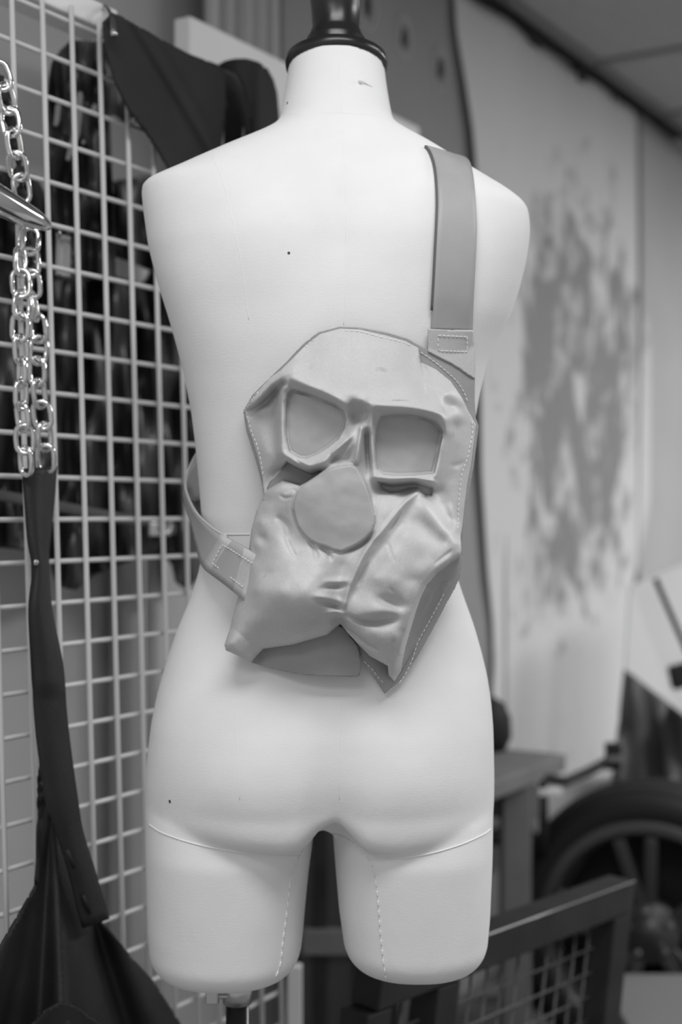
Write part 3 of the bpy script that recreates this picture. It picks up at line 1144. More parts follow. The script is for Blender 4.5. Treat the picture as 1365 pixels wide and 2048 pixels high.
for i in range(H.shape[0] - 1):
    for j in range(H.shape[1] - 1):
        q = (idx[i, j], idx[i + 1, j], idx[i + 1, j + 1], idx[i, j + 1])
        if min(q) < 0:
            continue
        if SD[i, j] < 0 and SD[i + 1, j] < 0 and SD[i + 1, j + 1] < 0 and SD[i, j + 1] < 0:
            continue
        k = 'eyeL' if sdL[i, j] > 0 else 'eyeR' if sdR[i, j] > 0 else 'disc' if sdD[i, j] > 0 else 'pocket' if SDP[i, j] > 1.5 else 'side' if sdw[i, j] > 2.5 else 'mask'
        regions[k].append(q)


def sub_mesh(name, faces, m, parent, label=None, thick=0.0022):
    used = sorted({k for q in faces for k in q})
    mp = {k: n for n, k in enumerate(used)}
    o = mesh(name, [bv[k] for k in used], [[mp[k] for k in q] for q in faces], m, parent, True, None, label)
    if thick:
        md = o.modifiers.new('thickness', 'SOLIDIFY')
        md.thickness = thick
        md.offset = -1.0
    return o


front_panel = sub_mesh('front_panel', regions['mask'], M['leather'], bag, thick=0.0014)
sub_mesh('shaded_pocket', regions['pocket'], M['leather_back_shade'], bag, 'hollow under the left goggle, coloured darker for its shade', 0.0)  # darker leather puts the hollow's shade into the colour
sub_mesh('shaded_side_wall', regions['side'], M['leather_back_shade'], bag, 'side wall under the right hand fold, coloured darker for its shade', 0.0)  # side of the front sheet, its shade put into the colour
sub_mesh('eye_panel', regions['eyeL'], M['leather_dark'], bag, 'sunken left eye panel', 0.0)
sub_mesh('eye_panel', regions['eyeR'], M['leather_dark'], bag, 'sunken right eye panel', 0.0)
sub_mesh('muzzle_panel', regions['disc'], M['leather_dark'], bag, 'round raised muzzle panel', 0.0)


def tidy(o, dist=0.0006):
    bm = bmesh.new()
    bm.from_mesh(o.data)
    bmesh.ops.remove_doubles(bm, verts=bm.verts[:], dist=dist)
    bmesh.ops.dissolve_degenerate(bm, edges=bm.edges[:], dist=dist * 0.5)
    bad = [f_ for f_ in bm.faces if f_.calc_area() < 2e-7]
    bmesh.ops.delete(bm, geom=bad, context='FACES')
    bm.to_mesh(o.data)
    bm.free()


def panel(name, poly, hfun, m, parent, thick=2.4, step=5.0, label=None):
    """flat leather piece cut to a pixel outline, lying at hfun(px, py) mm off the back panel"""
    a = np.array(poly, float)
    xs = np.arange(a[:, 0].min() - step, a[:, 0].max() + step, step)
    ys = np.arange(a[:, 1].min() - step, a[:, 1].max() + step, step)
    gx_, gy_ = np.meshgrid(xs, ys)
    sd, nx, ny = poly_sd(gx_, gy_, poly)
    okk = sd > -step * 0.95
    qx, qy = np.where(sd < step * .25, nx, gx_), np.where(sd < step * .25, ny, gy_)
    id_ = -np.ones(sd.shape, int)
    vv = []
    for i, j in zip(*np.nonzero(okk)):
        id_[i, j] = len(vv)
        vv.append(hfun(float(qx[i, j]), float(qy[i, j])))
    ff = []
    for i in range(sd.shape[0] - 1):
        for j in range(sd.shape[1] - 1):
            q = (id_[i, j], id_[i + 1, j], id_[i + 1, j + 1], id_[i, j + 1])
            if min(q) >= 0 and max(sd[i, j], sd[i + 1, j], sd[i + 1, j + 1], sd[i, j + 1]) > 0:
                ff.append(q)
    used = sorted({k for q in ff for k in q})
    mp = {k: n for n, k in enumerate(used)}
    o = mesh(name, [vv[k] for k in used], [[mp[k] for k in q] for q in ff], m, parent, True, None, label)
    tidy(o)
    md = o.modifiers.new('thickness', 'SOLIDIFY')
    md.thickness = thick / 1000
    md.offset = -1.0
    return o


back_poly = [(604, 690), (636, 665), (680, 653), (722, 655), (775, 665), (815, 677), (845, 694), (858, 700), (900, 700), (950, 702), (951, 740), (950, 800), (953, 838), (958, 853), (953, 895), (948, 935), (940, 980), (935, 1020), (931, 1055),
             (928, 1090), (922, 1150), (910, 1178), (893, 1208), (868, 1255), (838, 1308), (812, 1348), (795, 1366), (770, 1387), (744, 1348), (722, 1312), (690, 1262), (640, 1240), (520, 1100), (528, 990), (523, 962), (514, 928), (503, 892), (493, 862), (487, 822), (505, 790), (535, 760), (575, 722)]
back_panel = panel('back_panel', back_poly, lambda x, y: bp(x, y, 0.8), M['leather_back_shade'], bag, step=3.0, label='darker back panel')
flap_poly = [(480, 1250), (488, 1300), (503, 1325), (530, 1333), (560, 1341), (590, 1347), (620, 1351), (670, 1352), (712, 1354), (720, 1351), (722, 1340), (721, 1312), (716, 1292), (690, 1258), (660, 1240), (560, 1230)]
panel('lower_flap', flap_poly, lambda x, y: bp(x, y, 4 + 5 * math.sin((x - 480) / 240 * math.pi) + (1352 - y) * 0.02), M['leather_back_shade'], bag, step=3.0)  # darker leather carries the shade the bag throws on the flap
tab_poly = [(858, 658), (900, 660), (947, 661), (949, 690), (951, 757), (938, 750), (922, 738), (903, 726), (884, 717), (858, 703)]
tabo = panel('strap_tab', tab_poly, lambda x, y: bp(x, y, 3.2), M['leather'], bag, step=3.0)

# seam stitching
def surf(x, y):
    """point just above the bag's front sheet"""
    i = int(round((y - gy[0]) / STEP))
    j = int(round((x - gx[0]) / STEP))
    i = min(max(i, 0), H.shape[0] - 1)
    j = min(max(j, 0), H.shape[1] - 1)
    return bp(x, y, float(H[i, j]) + 0.5)


def stitch_line(pts, fn, parent, n=10, ln=0.0036, gap=0.0014, w=0.00042, m='thread'):
    q = [fn(float(p[0]), float(p[1])) for p in resample(spline(pts, n), 3)]
    stitches('stitching', q, parent, ln, gap, w, M[m])


stitch_line([(690, 661), (720, 663), (765, 675), (800, 683), (828, 694)], surf, front_panel)
stitch_line([(612, 694), (622, 684), (636, 673)], surf, front_panel)
stitch_line([(494, 816), (505, 799), (518, 781)], surf, front_panel)
stitch_line([(496, 832), (502, 860), (512, 884), (520, 912), (525, 940), (528, 960)], surf, front_panel)
stitch_line([(842, 705), (862, 718), (890, 740), (915, 764), (930, 788), (938, 812)], lambda x, y: bp(x, y, 1.6), bag)
stitch_line([(945, 842), (946, 865), (941, 890), (936, 915), (925, 945), (921, 975), (918, 1010), (916, 1060)], surf, front_panel)
stitch_line([(884, 1186), (874, 1206), (850, 1250), (832, 1284), (820, 1320), (806, 1348), (794, 1366)], lambda x, y: bp(x + 4, y + 2, 4.5), bag)
stitch_line([(728, 1322), (745, 1338), (758, 1356), (772, 1370)], lambda x, y: bp(x, y, 1.6), bag)
rect = [(877, 671), (935, 674), (935, 704), (877, 701), (877, 671)]
stitches('stitching', [bp(float(p[0]), float(p[1]), 3.9) for p in resample(rect, 3)], tabo, 0.0036, 0.0014, 0.00042, M['thread'])

# shoulder strap: over the right shoulder and down the front
sl = [(863, 664), (866, 610), (869, 560), (872, 500), (875, 440), (876, 400), (874, 360), (870, 330), (862, 306), (853, 293)]
sr = [(944, 666), (946, 610), (949, 550), (952, 490), (953, 450), (951, 410), (948, 370), (944, 342), (939, 325), (930, 315)]
sl, sr = spline(sl, 5), spline(sr, 5)
NC = 9
pxy = [[(a[0] + (b[0] - a[0]) * j / (NC - 1), a[1] + (b[1] - a[1]) * j / (NC - 1)) for j in range(NC)] for a, b in zip(sl, sr)]
DD = np.full((len(pxy), NC), np.nan)
for i, r in enumerate(pxy):
    for j, (px, py) in enumerate(r):
        p = hit(px, py, 0.0018 + 0.003 * min(1.0, max(0.0, (664 - py) / 60.0)))
        if p is not None:
            DD[i, j] = p.y
for i in range(1, len(pxy)):
    for j in range(NC):
        if np.isnan(DD[i, j]):
            DD[i, j] = DD[i - 1, j] + 0.007
        DD[i, j] = min(DD[i, j], DD[i - 1, j] + 0.012)
D2 = DD.copy()
for i in range(6, len(pxy)):
    lo_, hi_ = max(0, i - 2), min(len(pxy), i + 3)
    D2[i] = DD[lo_:hi_].mean(0) - 0.0008
rows = [[P(px, py, D2[i, j]) for j, (px, py) in enumerate(r)] for i, r in enumerate(pxy)]
prev = rows[-1]
for k in range(1, 14):
    t_ = k / 13
    rows.append([p + Vector((0.002 * k * .2, 0.05 * math.sin(t_ * 1.9) + 0.035 * t_, -0.004 * k - 0.10 * t_ * t_)) for p in prev])
strap = grid_sheet('shoulder_strap', rows, M['leather_strap'], bag, 0.003)
MB().tube([r[0] + Vector((-0.0004, -0.0002, 0)) for r in rows[4:]], 0.0016, 6).build('strap_edge', M['edge'], strap, smooth=True)  # dark tube along the strap's left edge only

# waist strap: leaves the left of the bag, loops clear of the waist and on round the front
ea = [(515, 1110, 1.362), (480, 1088, 1.375), (443, 1069, 1.405), (420, 1053, 1.435), (396, 1030, 1.475), (379, 1000, 1.510), (371, 968, 1.535), (380, 935, 1.556), (397, 903, 1.575), (430, 860, 1.592), (470, 820, 1.60)]
eb = [(490, 1200, 1.366), (445, 1165, 1.385), (407, 1134, 1.425), (394, 1092, 1.465), (384, 1048, 1.505), (373, 1015, 1.550), (368, 982, 1.590), (388, 1000, 1.612), (420, 985, 1.625), (455, 955, 1.635), (490, 915, 1.64)]
ea, eb = spline(ea, 6), spline(eb, 6)
rows = []
for a, b in zip(ea, eb):
    A, B = P(a[0], a[1], a[2]), P(b[0], b[1], b[2])
    row = []
    for j in range(7):
        p = A.lerp(B, j / 6)
        row.append(p)
    rows.append(row)
ws = grid_sheet('waist_strap', rows, M['leather_strap'], bag, 0.003)
MB().tube([r[0] + Vector((0, -0.0008, 0.0006)) for r in rows[10:]], 0.0013, 6).build('strap_edge', M['leather'], ws, smooth=True)
wa = lambda g, q: P(*(np.array((443, 1069, 1.398)) * (1 - g) * (1 - q) + np.array((520, 1113, 1.352)) * g * (1 - q) + np.array((406, 1133, 1.418)) * (1 - g) * q + np.array((492, 1203, 1.356)) * g * q))
rows = [[wa(g / 8, q / 6) for q in range(7)] for g in range(9)]
wt = grid_sheet('strap_tab', rows, M['leather'], bag, 0.0026)
off = Vector((-0.0006, -0.0030, 0))
ln_ = [wa(0.9, 0.2), wa(0.14, 0.2), wa(0.14, 0.76), wa(0.96, 0.76)]
pts = []
for a, b in zip(ln_[:-1], ln_[1:]):
    pts += [a.lerp(b, k / 24) + off for k in range(24)]
stitches('stitching', pts, wt, 0.0036, 0.0014, 0.00042, M['thread'])

# ================================================================ WIRE GRID PANEL AND WHAT HANGS ON IT
GOFF = 0.404
G0 = WO + WU * ((Vector((-0.32, 1.62, 0)) - WO).dot(WU)) + WN * GOFF


def gpt(s, z, off=0.0):
    """on the grid plane; the panel stands a little skew, so uprights drift with height"""
    return G0 + WU * (s + 0.04 * (CZ - z)) + WN * off + UP * z


ZR = CZ - 0.0085
CELL = 0.0478
ztop, zbot = ZR + 12.35 * CELL, ZR - 22 * CELL
sL, sR = -0.36, 0.452
grid = thing('wire_grid_panel', gpt(0.1, zbot), 'white coated wire grid panel standing left of the dress form', 'grid panel')
k0 = int(math.floor((sL + 0.0072) / 0.048))
sv = [-0.0072 + 0.048 * k for k in range(k0, 10)]
proto = None
for s in sv:
    MB().tube([gpt(s, zbot, 0.0), gpt(s, ztop, 0.0)], 0.0030, 8).build('upright_wire', M['white_wire'], grid, smooth=True)
for k in range(-22, 13):
    z = ZR + CELL * k
    MB().tube([gpt(sv[0] - 0.003, z, -0.0052), gpt(sv[-1] + 0.003, z, -0.0052)], 0.0030, 8).build('cross_wire', M['white_wire'], grid, smooth=True)


def s_of(px, py, off):
    p = onwall(px, py, off)
    return (p - WO).dot(WU), p.z


def bar_along(name, px0, px1, ytop, pxref, off, h, th, m, label, cat):
    """timber running along the wall, its top edge through (pxref, ytop)"""
    s0_, _ = s_of(px0, ytop, off)
    s1_, _ = s_of(px1, ytop, off)
    zt = s_of(pxref, ytop, off)[1]
    c = WO + WU * (s0_ + s1_) / 2 + WN * off + UP * (zt - h / 2)
    o = MB().bevbox(c, WU * (s1_ - s0_) / 2, WN * th / 2, UP * h / 2, 0.003).build(name, m)
    return tag(o, label, cat)


bar_along('top_rail', -160, 205, 26, 200, GOFF - 0.03, 0.030, 0.05, M['white_wood'], 'white wooden rail along the top of the wire grid', 'rail')
bar_along('shelf_plank', 364, 826, 40, 376, 0.24, 0.13, 0.03, M['white_wood'], 'long white plank mounted between curtain and black apron', 'plank')


def cloth(name, poly, fn, m, parent=None, holes=(), step=8.0, thick=2.0, label=None):
    """cloth cut to a pixel outline; fn(px, py) gives its distance off the wall in metres"""
    a = np.array(poly, float)
    xs = np.arange(a[:, 0].min() - step, a[:, 0].max() + step, step)
    ys = np.arange(a[:, 1].min() - step, a[:, 1].max() + step, step)
    gx_, gy_ = np.meshgrid(xs, ys)
    sd, nx, ny = poly_sd(gx_, gy_, poly)
    for h in holes:
        s2, n2x, n2y = poly_sd(gx_, gy_, h)
        m2 = -s2 < sd
        sd = np.where(m2, -s2, sd)
        nx, ny = np.where(m2, n2x, nx), np.where(m2, n2y, ny)
    okk = sd > -step * 0.95
    qx, qy = np.where(sd < step * .3, nx, gx_), np.where(sd < step * .3, ny, gy_)
    id_ = -np.ones(sd.shape, int)
    vv = []
    for i, j in zip(*np.nonzero(okk)):
        id_[i, j] = len(vv)
        vv.append(onwall(float(qx[i, j]), float(qy[i, j]), fn(float(qx[i, j]), float(qy[i, j]))))
    ff = []
    for i in range(sd.shape[0] - 1):
        for j in range(sd.shape[1] - 1):
            q = (id_[i, j], id_[i + 1, j], id_[i + 1, j + 1], id_[i, j + 1])
            if min(q) >= 0 and max(sd[i, j], sd[i + 1, j], sd[i + 1, j + 1], sd[i, j + 1]) > 0:
                ff.append(q)
    used = sorted({k for q in ff for k in q})
    mp = {k: n for n, k in enumerate(used)}
    o = mesh(name, [vv[k] for k in used], [[mp[k] for k in q] for q in ff], m, parent, True, None, label)
    md = o.modifiers.new('thickness', 'SOLIDIFY')
    md.thickness = thick / 1000
    md.offset = 0
    return o


def sn(x, y, terms):
    return sum(a * math.sin(fx * x + fy * y + ph) for a, fx, fy, ph in terms)


# black apron bib hooked over the end of the rail
ap = thing('apron', onwall(330, 360, GOFF), 'black suede apron hooked on the rail end, draped behind the left shoulder', 'apron')
bib = [(206, 44), (210, 92), (230, 165), (258, 222), (292, 266), (318, 306), (345, 352), (365, 420), (380, 470), (438, 470), (442, 300), (450, 210), (452, 150), (437, 130), (380, 109), (330, 83), (285, 58), (245, 34), (224, 26)]


def bib_off(x, y):
    d = (x - 255) * 0.84 - (y - 40) * 0.50
    return GOFF + 0.024 + 0.006 * math.exp(-((d - 10) / 9) ** 2) - 0.003 * math.exp(-((d - 24) / 8) ** 2) + 0.004 * math.sin(x * 0.022 + y * 0.012)


cloth('bib', bib, bib_off, M['grey_leather'], ap, thick=2.5, step=6)
lin = [(428, 138), (456, 130), (482, 138), (506, 190), (520, 300), (520, 460), (440, 460), (440, 300), (452, 200)]
cloth('lining', lin, lambda x, y: GOFF + 0.012 - 0.00004 * y, M['black_cloth'], ap, thick=2, label='black inner side of the collar')
lf, rt = [(437, 131), (455, 121), (478, 117)], [(520, 126), (541, 150), (553, 186)]
fl = [(436, 131), (452, 122), (470, 118), (492, 117), (516, 124), (534, 138), (546, 160), (553, 186), (557, 230), (559, 300), (560, 460), (512, 460), (508, 300), (500, 230), (488, 172), (476, 150), (458, 140)]
cloth('neck_flap', fl, lambda x, y: GOFF + 0.055 - 0.0007 * abs(x - 515) + 0.006 * math.sin(x * .08 + y * 0.01), M['grey_leather'], ap, thick=3, step=6)
hk = thing('rail_hook', onwall(214, 40, GOFF + 0.03), 'bent steel hook over the end of the white rail', 'hook')
hp = spline([(204, 14), (212, 17), (219, 26), (225, 45), (228, 66)], 5)
MB().tube([onwall(p[0], p[1], GOFF - 0.01 + 0.05 * i / len(hp)) for i, p in enumerate(hp)], 0.0032, 10).build('hook_wire', M['steel'], hk, smooth=True)
MB().tube([onwall(228, 64, GOFF + 0.039), onwall(229, 71, GOFF + 0.04)], 0.0042, 10).build('hook_tip', M['chrome'], hk, smooth=True)

# torn black vest behind the grid
vest = [(142, 80), (205, 84), (240, 100), (275, 170), (300, 235), (280, 236), (262, 254), (244, 242), (219, 223), (222, 300), (228, 420), (232, 560), (90, 560), (96, 410), (95, 235), (98, 160), (104, 124), (122, 100)]
tears = [[(110, 212), (117, 200), (123, 214), (119, 240), (112, 262), (106, 274), (107, 245)], [(151, 196), (158, 172), (166, 190), (165, 230), (160, 270), (150, 300), (138, 325), (130, 318), (140, 280), (150, 240)],
         [(180, 222), (187, 205), (196, 210), (194, 226), (186, 232)], [(161, 300), (166, 270), (172, 280), (168, 300), (158, 320)]]


def vest_off(x, y):
    return 0.27 + sn(x, y, [(0.012, .075, .02, 0), (0.007, .16, -.012, 1), (0.006, .03, .05, 2)])


v_ = cloth('torn_vest', vest, vest_off, M['sheen_cloth'], None, holes=tears, step=4, thick=1.5)
tag(v_, 'torn shiny black vest hanging behind the upper wire grid', 'vest')

# long dark coat lower down
coat = [(-40, 345), (20, 338), (70, 350), (100, 405), (160, 372), (232, 362), (300, 352), (346, 352), (372, 560), (392, 760), (404, 900), (412, 1060), (402, 1150), (376, 1182), (352, 1166), (341, 1122), (300, 1110), (250, 1126), (190, 1150),
        (150, 1180), (116, 1172), (98, 1122), (70, 1102), (-40, 1092)]


def coat_off(x, y):
    return 0.15 + sn(x, y, [(0.016, .06, .010, .4), (0.010, .11, -.02, 1.3), (0.008, .03, .03, 2.2), (0.005, .2, .01, .3)])


c_ = cloth('coat', coat, coat_off, M['sheen_cloth'], None, step=6, thick=2.5)
tag(c_, 'long creased black coat hanging against the wall behind the wire grid', 'coat')
bl = thing('belt', onwall(150, 1030, 0.2), 'dark belt with pale buckle across the lower black coat', 'belt')
rows = [[onwall(x, y + dy, 0.205 + 0.004 * math.sin(x * .05)) for x, y in zip(range(-30, 351, 20), np.linspace(985, 1058, 20))] for dy in (-11, -4, 4, 11)]
grid_sheet('strap', rows, M['dark_grey'], bl, 0.004)
MB().bevbox(onwall(318, 1058, 0.22), WU * 0.024, WN * 0.004, UP * 0.010, 0.003).build('buckle', M['steel'], bl)
MB().tube([onwall(332, 1052, 0.226) + (WU * math.cos(a_) + UP * math.sin(a_)) * 0.010 for a_ in [k / 16 * 2 * math.pi for k in range(16)]], 0.003, 8, closed=True).build('ring', M['steel'], bl, smooth=True)
card = [(180, 538), (190, 518), (203, 510), (230, 514), (270, 528), (300, 541), (294, 556), (282, 570), (255, 560), (215, 550)]
tag(cloth('folded_paper', card, lambda x, y: 0.225 + 0.006 * math.sin(x * .05), M['plastic'], None, step=5, thick=2), 'pale folded paper tucked among the black clothes behind the grid', 'paper')
tg = thing('hanging_tag', onwall(128, 560, GOFF - 0.02), 'grey card tag hanging just behind the grid wires', 'tag')
cloth('card', [(113, 466), (141, 474), (140, 556), (111, 550)], lambda x, y: GOFF - 0.025 + (0.006 if x < 121 else 0.0), M['plastic'], tg, step=5, thick=1.5)
MB().tube([onwall(118, 466, GOFF - 0.018), onwall(119, 463, GOFF - 0.008), onwall(121, 466, GOFF + 0.002)], 0.0009, 6).build('string', M['thread'], tg, smooth=True)

# pipe and a strip darker than the wall, standing below the clothes
pp = onwall(310, 1300, 0.09)
tag(MB().lathe([(0.014, 0), (0.014, 1.5)], Vector((pp.x, pp.y, 0.0)), UP, 24).build('standpipe', M['wall'], None, smooth=True), 'grey upright pipe against the wall behind the grid', 'pipe')
pp = onwall(254, 1400, 0.03)
tag(MB().bevbox(Vector((pp.x, pp.y, 0.575)), WU * 0.028, WN * 0.014, UP * 0.575, 0.003).build('dark_strip', M['board'], None), 'dark upright strip against the wall below the black coat', 'dark_strip')

# ---------------------------------------------------------------- chains
LL, LW, LR = 0.0152, 0.0092, 0.0028     # half length, half width, wire radius
ring = []
for k in range(20):
    t_ = 2 * math.pi * k / 20
    c, s = math.cos(t_), math.sin(t_)
    ring.append(Vector((LW * c, 0, (LL - LW) * (1 if s > 0 else -1) * min(1, abs(s) * 3) + LW * s)))
lm = MB().tube(ring, LR, 8, closed=True).build('link', M['chrome'], None, smooth=True)
link_me = lm.data
bpy.data.objects.remove(lm)


def chain(path, label, off=None, group='chains over the grid'):
    pts = [onwall(q[0], q[1], q[2]) for q in spline(path, 10)]
    c = thing('chain', pts[-1], label, 'chain', group)
    d = [0.0]
    for a, b in zip(pts[:-1], pts[1:]):
        d.append(d[-1] + (b - a).length)
    pitch = 2 * (LL - LR) - 0.001
    n = int(d[-1] / pitch)
    for i in range(n):
        at_ = (i + 0.5) * pitch
        k = max(j for j in range(len(d)) if d[j] <= at_)
        k = min(k, len(pts) - 2)
        g = (at_ - d[k]) / (d[k + 1] - d[k])
        p = pts[k].lerp(pts[k + 1], g)
        z = (pts[k] - pts[k + 1]).normalized()
        x = (WU * (1 if i % 2 else 0.25) + WN * (0.25 if i % 2 else 1)).normalized()
        x = (x - z * x.dot(z)).normalized()
        y = z.cross(x)
        R = Matrix((x, y, z)).transposed()
        R = Matrix.Rotation(random.uniform(-.8, .8), 3, z) @ R
        o = bpy.data.objects.new('link', link_me)
        COL.objects.link(o)
        o.parent = c
        o.matrix_local = Matrix.Translation(p - Vector(c.location)) @ R.to_4x4()
    return c


chain([(-6, 130, .44), (8, 175, .445), (20, 235, .445), (28, 290, .45), (38, 345, .445), (46, 400, .44), (44, 440, .435)], 'chrome chain above the tapered chrome bar', group=None)
chain([(44, 462, .435), (40, 530, .44), (44, 600, .445), (40, 660, .445), (44, 740, .445), (42, 800, .445), (48, 860, .445), (54, 962, .44)], 'left one of the two chrome chain strands below the bar', group=None)
chain([(60, 462, .43), (60, 530, .435), (66, 600, .435), (78, 670, .435), (74, 740, .435), (80, 800, .435), (88, 860, .435), (94, 960, .43)], 'right one of the two chrome chain strands below the bar', group=None)
# strip of black leather threaded through the upper chain
lp = [(-12, 150, .425), (12, 190, .425), (22, 250, .425), (36, 320, .425), (44, 380, .425), (50, 430, .425), (62, 500, .42), (60, 570, .42)]
rows = []
for i, q in enumerate(spline(lp, 6)):
    w = 9 + 5 * math.sin(i * 1.3) + 3 * math.sin(i * 2.9)
    rows.append([onwall(q[0] - w, q[1] + 4 * math.sin(i), q[2] - 0.006), onwall(q[0], q[1], q[2] + 0.006 * math.sin(i * .9)), onwall(q[0] + w, q[1] - 4 * math.sin(i), q[2] - 0.004)])
tag(grid_sheet('leather_strip', rows, M['black_leather'], None, 0.002), 'ragged black leather strip threaded through the upper chain', 'strip')

# tapered chrome bar lying across the wires
pts = [onwall(x, y, o) for x, y, o in ((-150, 322, .47), (-60, 366, .468), (0, 402, .465), (40, 424, .462), (70, 438, .46), (88, 448, .458), (96, 453, .456))]
tag(MB().tube(pts, [0.017, 0.0165, 0.0155, 0.0135, 0.0105, 0.0075, 0.0045], 20).build('chrome_bar', M['chrome'], None, smooth=True), 'tapered chrome bar poking across the grid between the chains', 'bar')

# black bag on a long folded strap, hung from the chains
bg_ = thing('gathered_bag', onwall(110, 1800, .46), 'gathered black leather bag hanging from chains in the lower left corner', 'bag')
sa = [(44, 938, .43), (48, 1000, .435), (56, 1080, .44), (66, 1140, .445), (58, 1220, .45), (62, 1320, .45), (68, 1420, .452), (76, 1500, .455), (92, 1600, .46), (110, 1660, .462), (135, 1740, .465), (165, 1856, .468)]
sb = [(112, 932, .42), (106, 1010, .422), (97, 1090, .43), (96, 1140, .435), (102, 1220, .44), (124, 1330, .445), (131, 1420, .45), (140, 1500, .452), (154, 1600, .458), (164, 1662, .46), (188, 1740, .462), (217, 1838, .464)]
sa, sb = spline(sa, 6), spline(sb, 6)
rows = []
for i, (a, b) in enumerate(zip(sa, sb)):
    f_ = i / len(sa)
    row = []
    for j in range(7):
        g = j / 6
        px, py, of = a + (b - a) * g
        row.append(onwall(px, py, of + 0.012 * math.sin(g * math.pi) * (1 if f_ < .5 else .5)))
    rows.append(row)
st = grid_sheet('carry_strap', rows, M['black_leather'], bg_, 0.0035)
for a, b in (((134, 1700), (148, 1736)), ((166, 1790), (180, 1826))):
    MB().tube([onwall(a[0], a[1], .4745), onwall((a[0] + b[0]) / 2, (a[1] + b[1]) / 2, .4755), onwall(b[0], b[1], .4765)], 0.0022, 8).build('buttonhole', M['black_cloth'], st, smooth=True)
MB().lathe([(0.0005, 0.002), (0.003, 0.0015), (0.004, 0)], onwall(72, 1125, .452), WN, 16).build('rivet', M['steel'], st, smooth=True)
body = [(82, 1500), (76, 1570), (75, 1640), (74, 1720), (70, 1772), (36, 1832), (0, 1892), (-60, 1960), (-60, 2120), (420, 2120), (360, 2048), (305, 1962), (262, 1915), (236, 1880), (205, 1845), (170, 1790), (142, 1730), (112, 1650), (96, 1590), (90, 1500)]


def bag_off(x, y):
    k = max(0.0, (y - 1640) / 400)
    ang = math.atan2(x - 105, y - 1560)
    return 0.425 + 0.045 * k * math.cos((x - 130) / 160) + (0.004 + 0.026 * k) * math.sin(ang * 17 + 0.4) * 0.6 + 0.006 * k * math.sin(ang * 37)


cloth('pouch', body, bag_off, M['black_leather'], bg_, step=6, thick=3)
lowf = [(60, 2052), (90, 2020), (118, 2004), (150, 2012), (200, 2048), (230, 2120), (20, 2120)]
cloth('flap', lowf, lambda x, y: 0.50 + 0.01 * math.sin(x * .03), M['black_leather'], bg_, step=6, thick=3, label='flap across the pouch')

# ================================================================ LOWER RIGHT OF THE WORKSHOP
def pz(py, d):
    return CZ + (1024 - py) * d / F


# dark steel cabinet behind the thighs
d = 2.55
cab = thing('steel_cabinet', P(700, 1800, d) * 1.0, 'dark grey cabinet with a horizontal rail seen between the thighs', 'cabinet')
cab.location.z = 0
x0, x1 = P(604, 0, d).x, P(800, 0, d).x
zt = pz(1560, d)
MB().bevbox(((x0 + x1) / 2, d + 0.10, zt / 2 + 0.02), ((x1 - x0) / 2, 0, 0), (0, 0.10, 0), (0, 0, zt / 2 - 0.02), 0.006).build('carcass', M['dark_grey'], cab)
MB().bevbox(((x0 + x1) / 2, d - 0.012, (pz(1852, d) + pz(1904, d)) / 2), ((x1 - x0) / 2, 0, 0), (0, 0.012, 0), (0, 0, (pz(1852, d) - pz(1904, d)) / 2), 0.004).build('rail', M['greywood'], cab)
for px in (640, 720, 786):
    MB().bevbox((P(px, 0, d).x, d - 0.008, zt / 2), (0.011, 0, 0), (0, 0.008, 0), (0, 0, zt / 2), 0.003).build('upright', M['iron'], cab)
q = P(590, 2000, 2.2)
tag(MB().bevbox((q.x, q.y, pz(1930, 2.2) / 2), (0.011, 0, 0), (0, 0.011, 0), (0, 0, pz(1930, 2.2) / 2), 0.002).build('white_post', M['white_wood'], None), 'white post standing below the left thigh by the grid end', 'post')

# workbench
bench = thing('workbench', P(1030, 1830, 3.0), 'grey timber workbench end standing right of the dress form hip', 'workbench')
bench.location.z = 0
c0 = P(1092, 1524, 2.9)
zt = c0.z
cen = Vector((c0.x, c0.y, zt - 0.018)) - WN * 0.26 + WU * 0.05
MB().bevbox(cen - WU * 0.25, WU * 0.31, WN * 0.26, UP * 0.018, 0.004).build('bench_top', M['greywood'], bench)
q = P(1031, 1700, 2.86)
MB().bevbox((q.x, q.y, (zt - 0.036) / 2), (0.029, 0, 0), (0, 0.03, 0), (0, 0, (zt - 0.036) / 2), 0.004).build('leg', M['greywood'], bench)
MB().bevbox((q.x - 0.06, q.y + 0.02, zt - 0.075), (0.11, 0, 0), (0, 0.012, 0), (0, 0, 0.032), 0.004).build('apron_board', M['greywood'], bench)
q2 = q - WN * 0.45 + WU * 0.05
MB().bevbox((q2.x, q2.y, (zt - 0.036) / 2), (0.029, 0, 0), (0, 0.03, 0), (0, 0, (zt - 0.036) / 2), 0.004).build('leg', M['greywood'], bench)
q = P(968, 1440, 3.05)
hz = zt
pts = [(0.002, 0.0), (0.048, 0.002), (0.060, 0.03), (0.058, 0.07), (0.045, 0.10), (0.02, 0.115), (0.002, 0.117)]
tag(MB().lathe(pts, Vector((q.x, q.y, hz)), UP, 32).build('black_pot', M['rubber'], None, smooth=True), 'rounded black pot on the workbench beside the hip', 'pot')

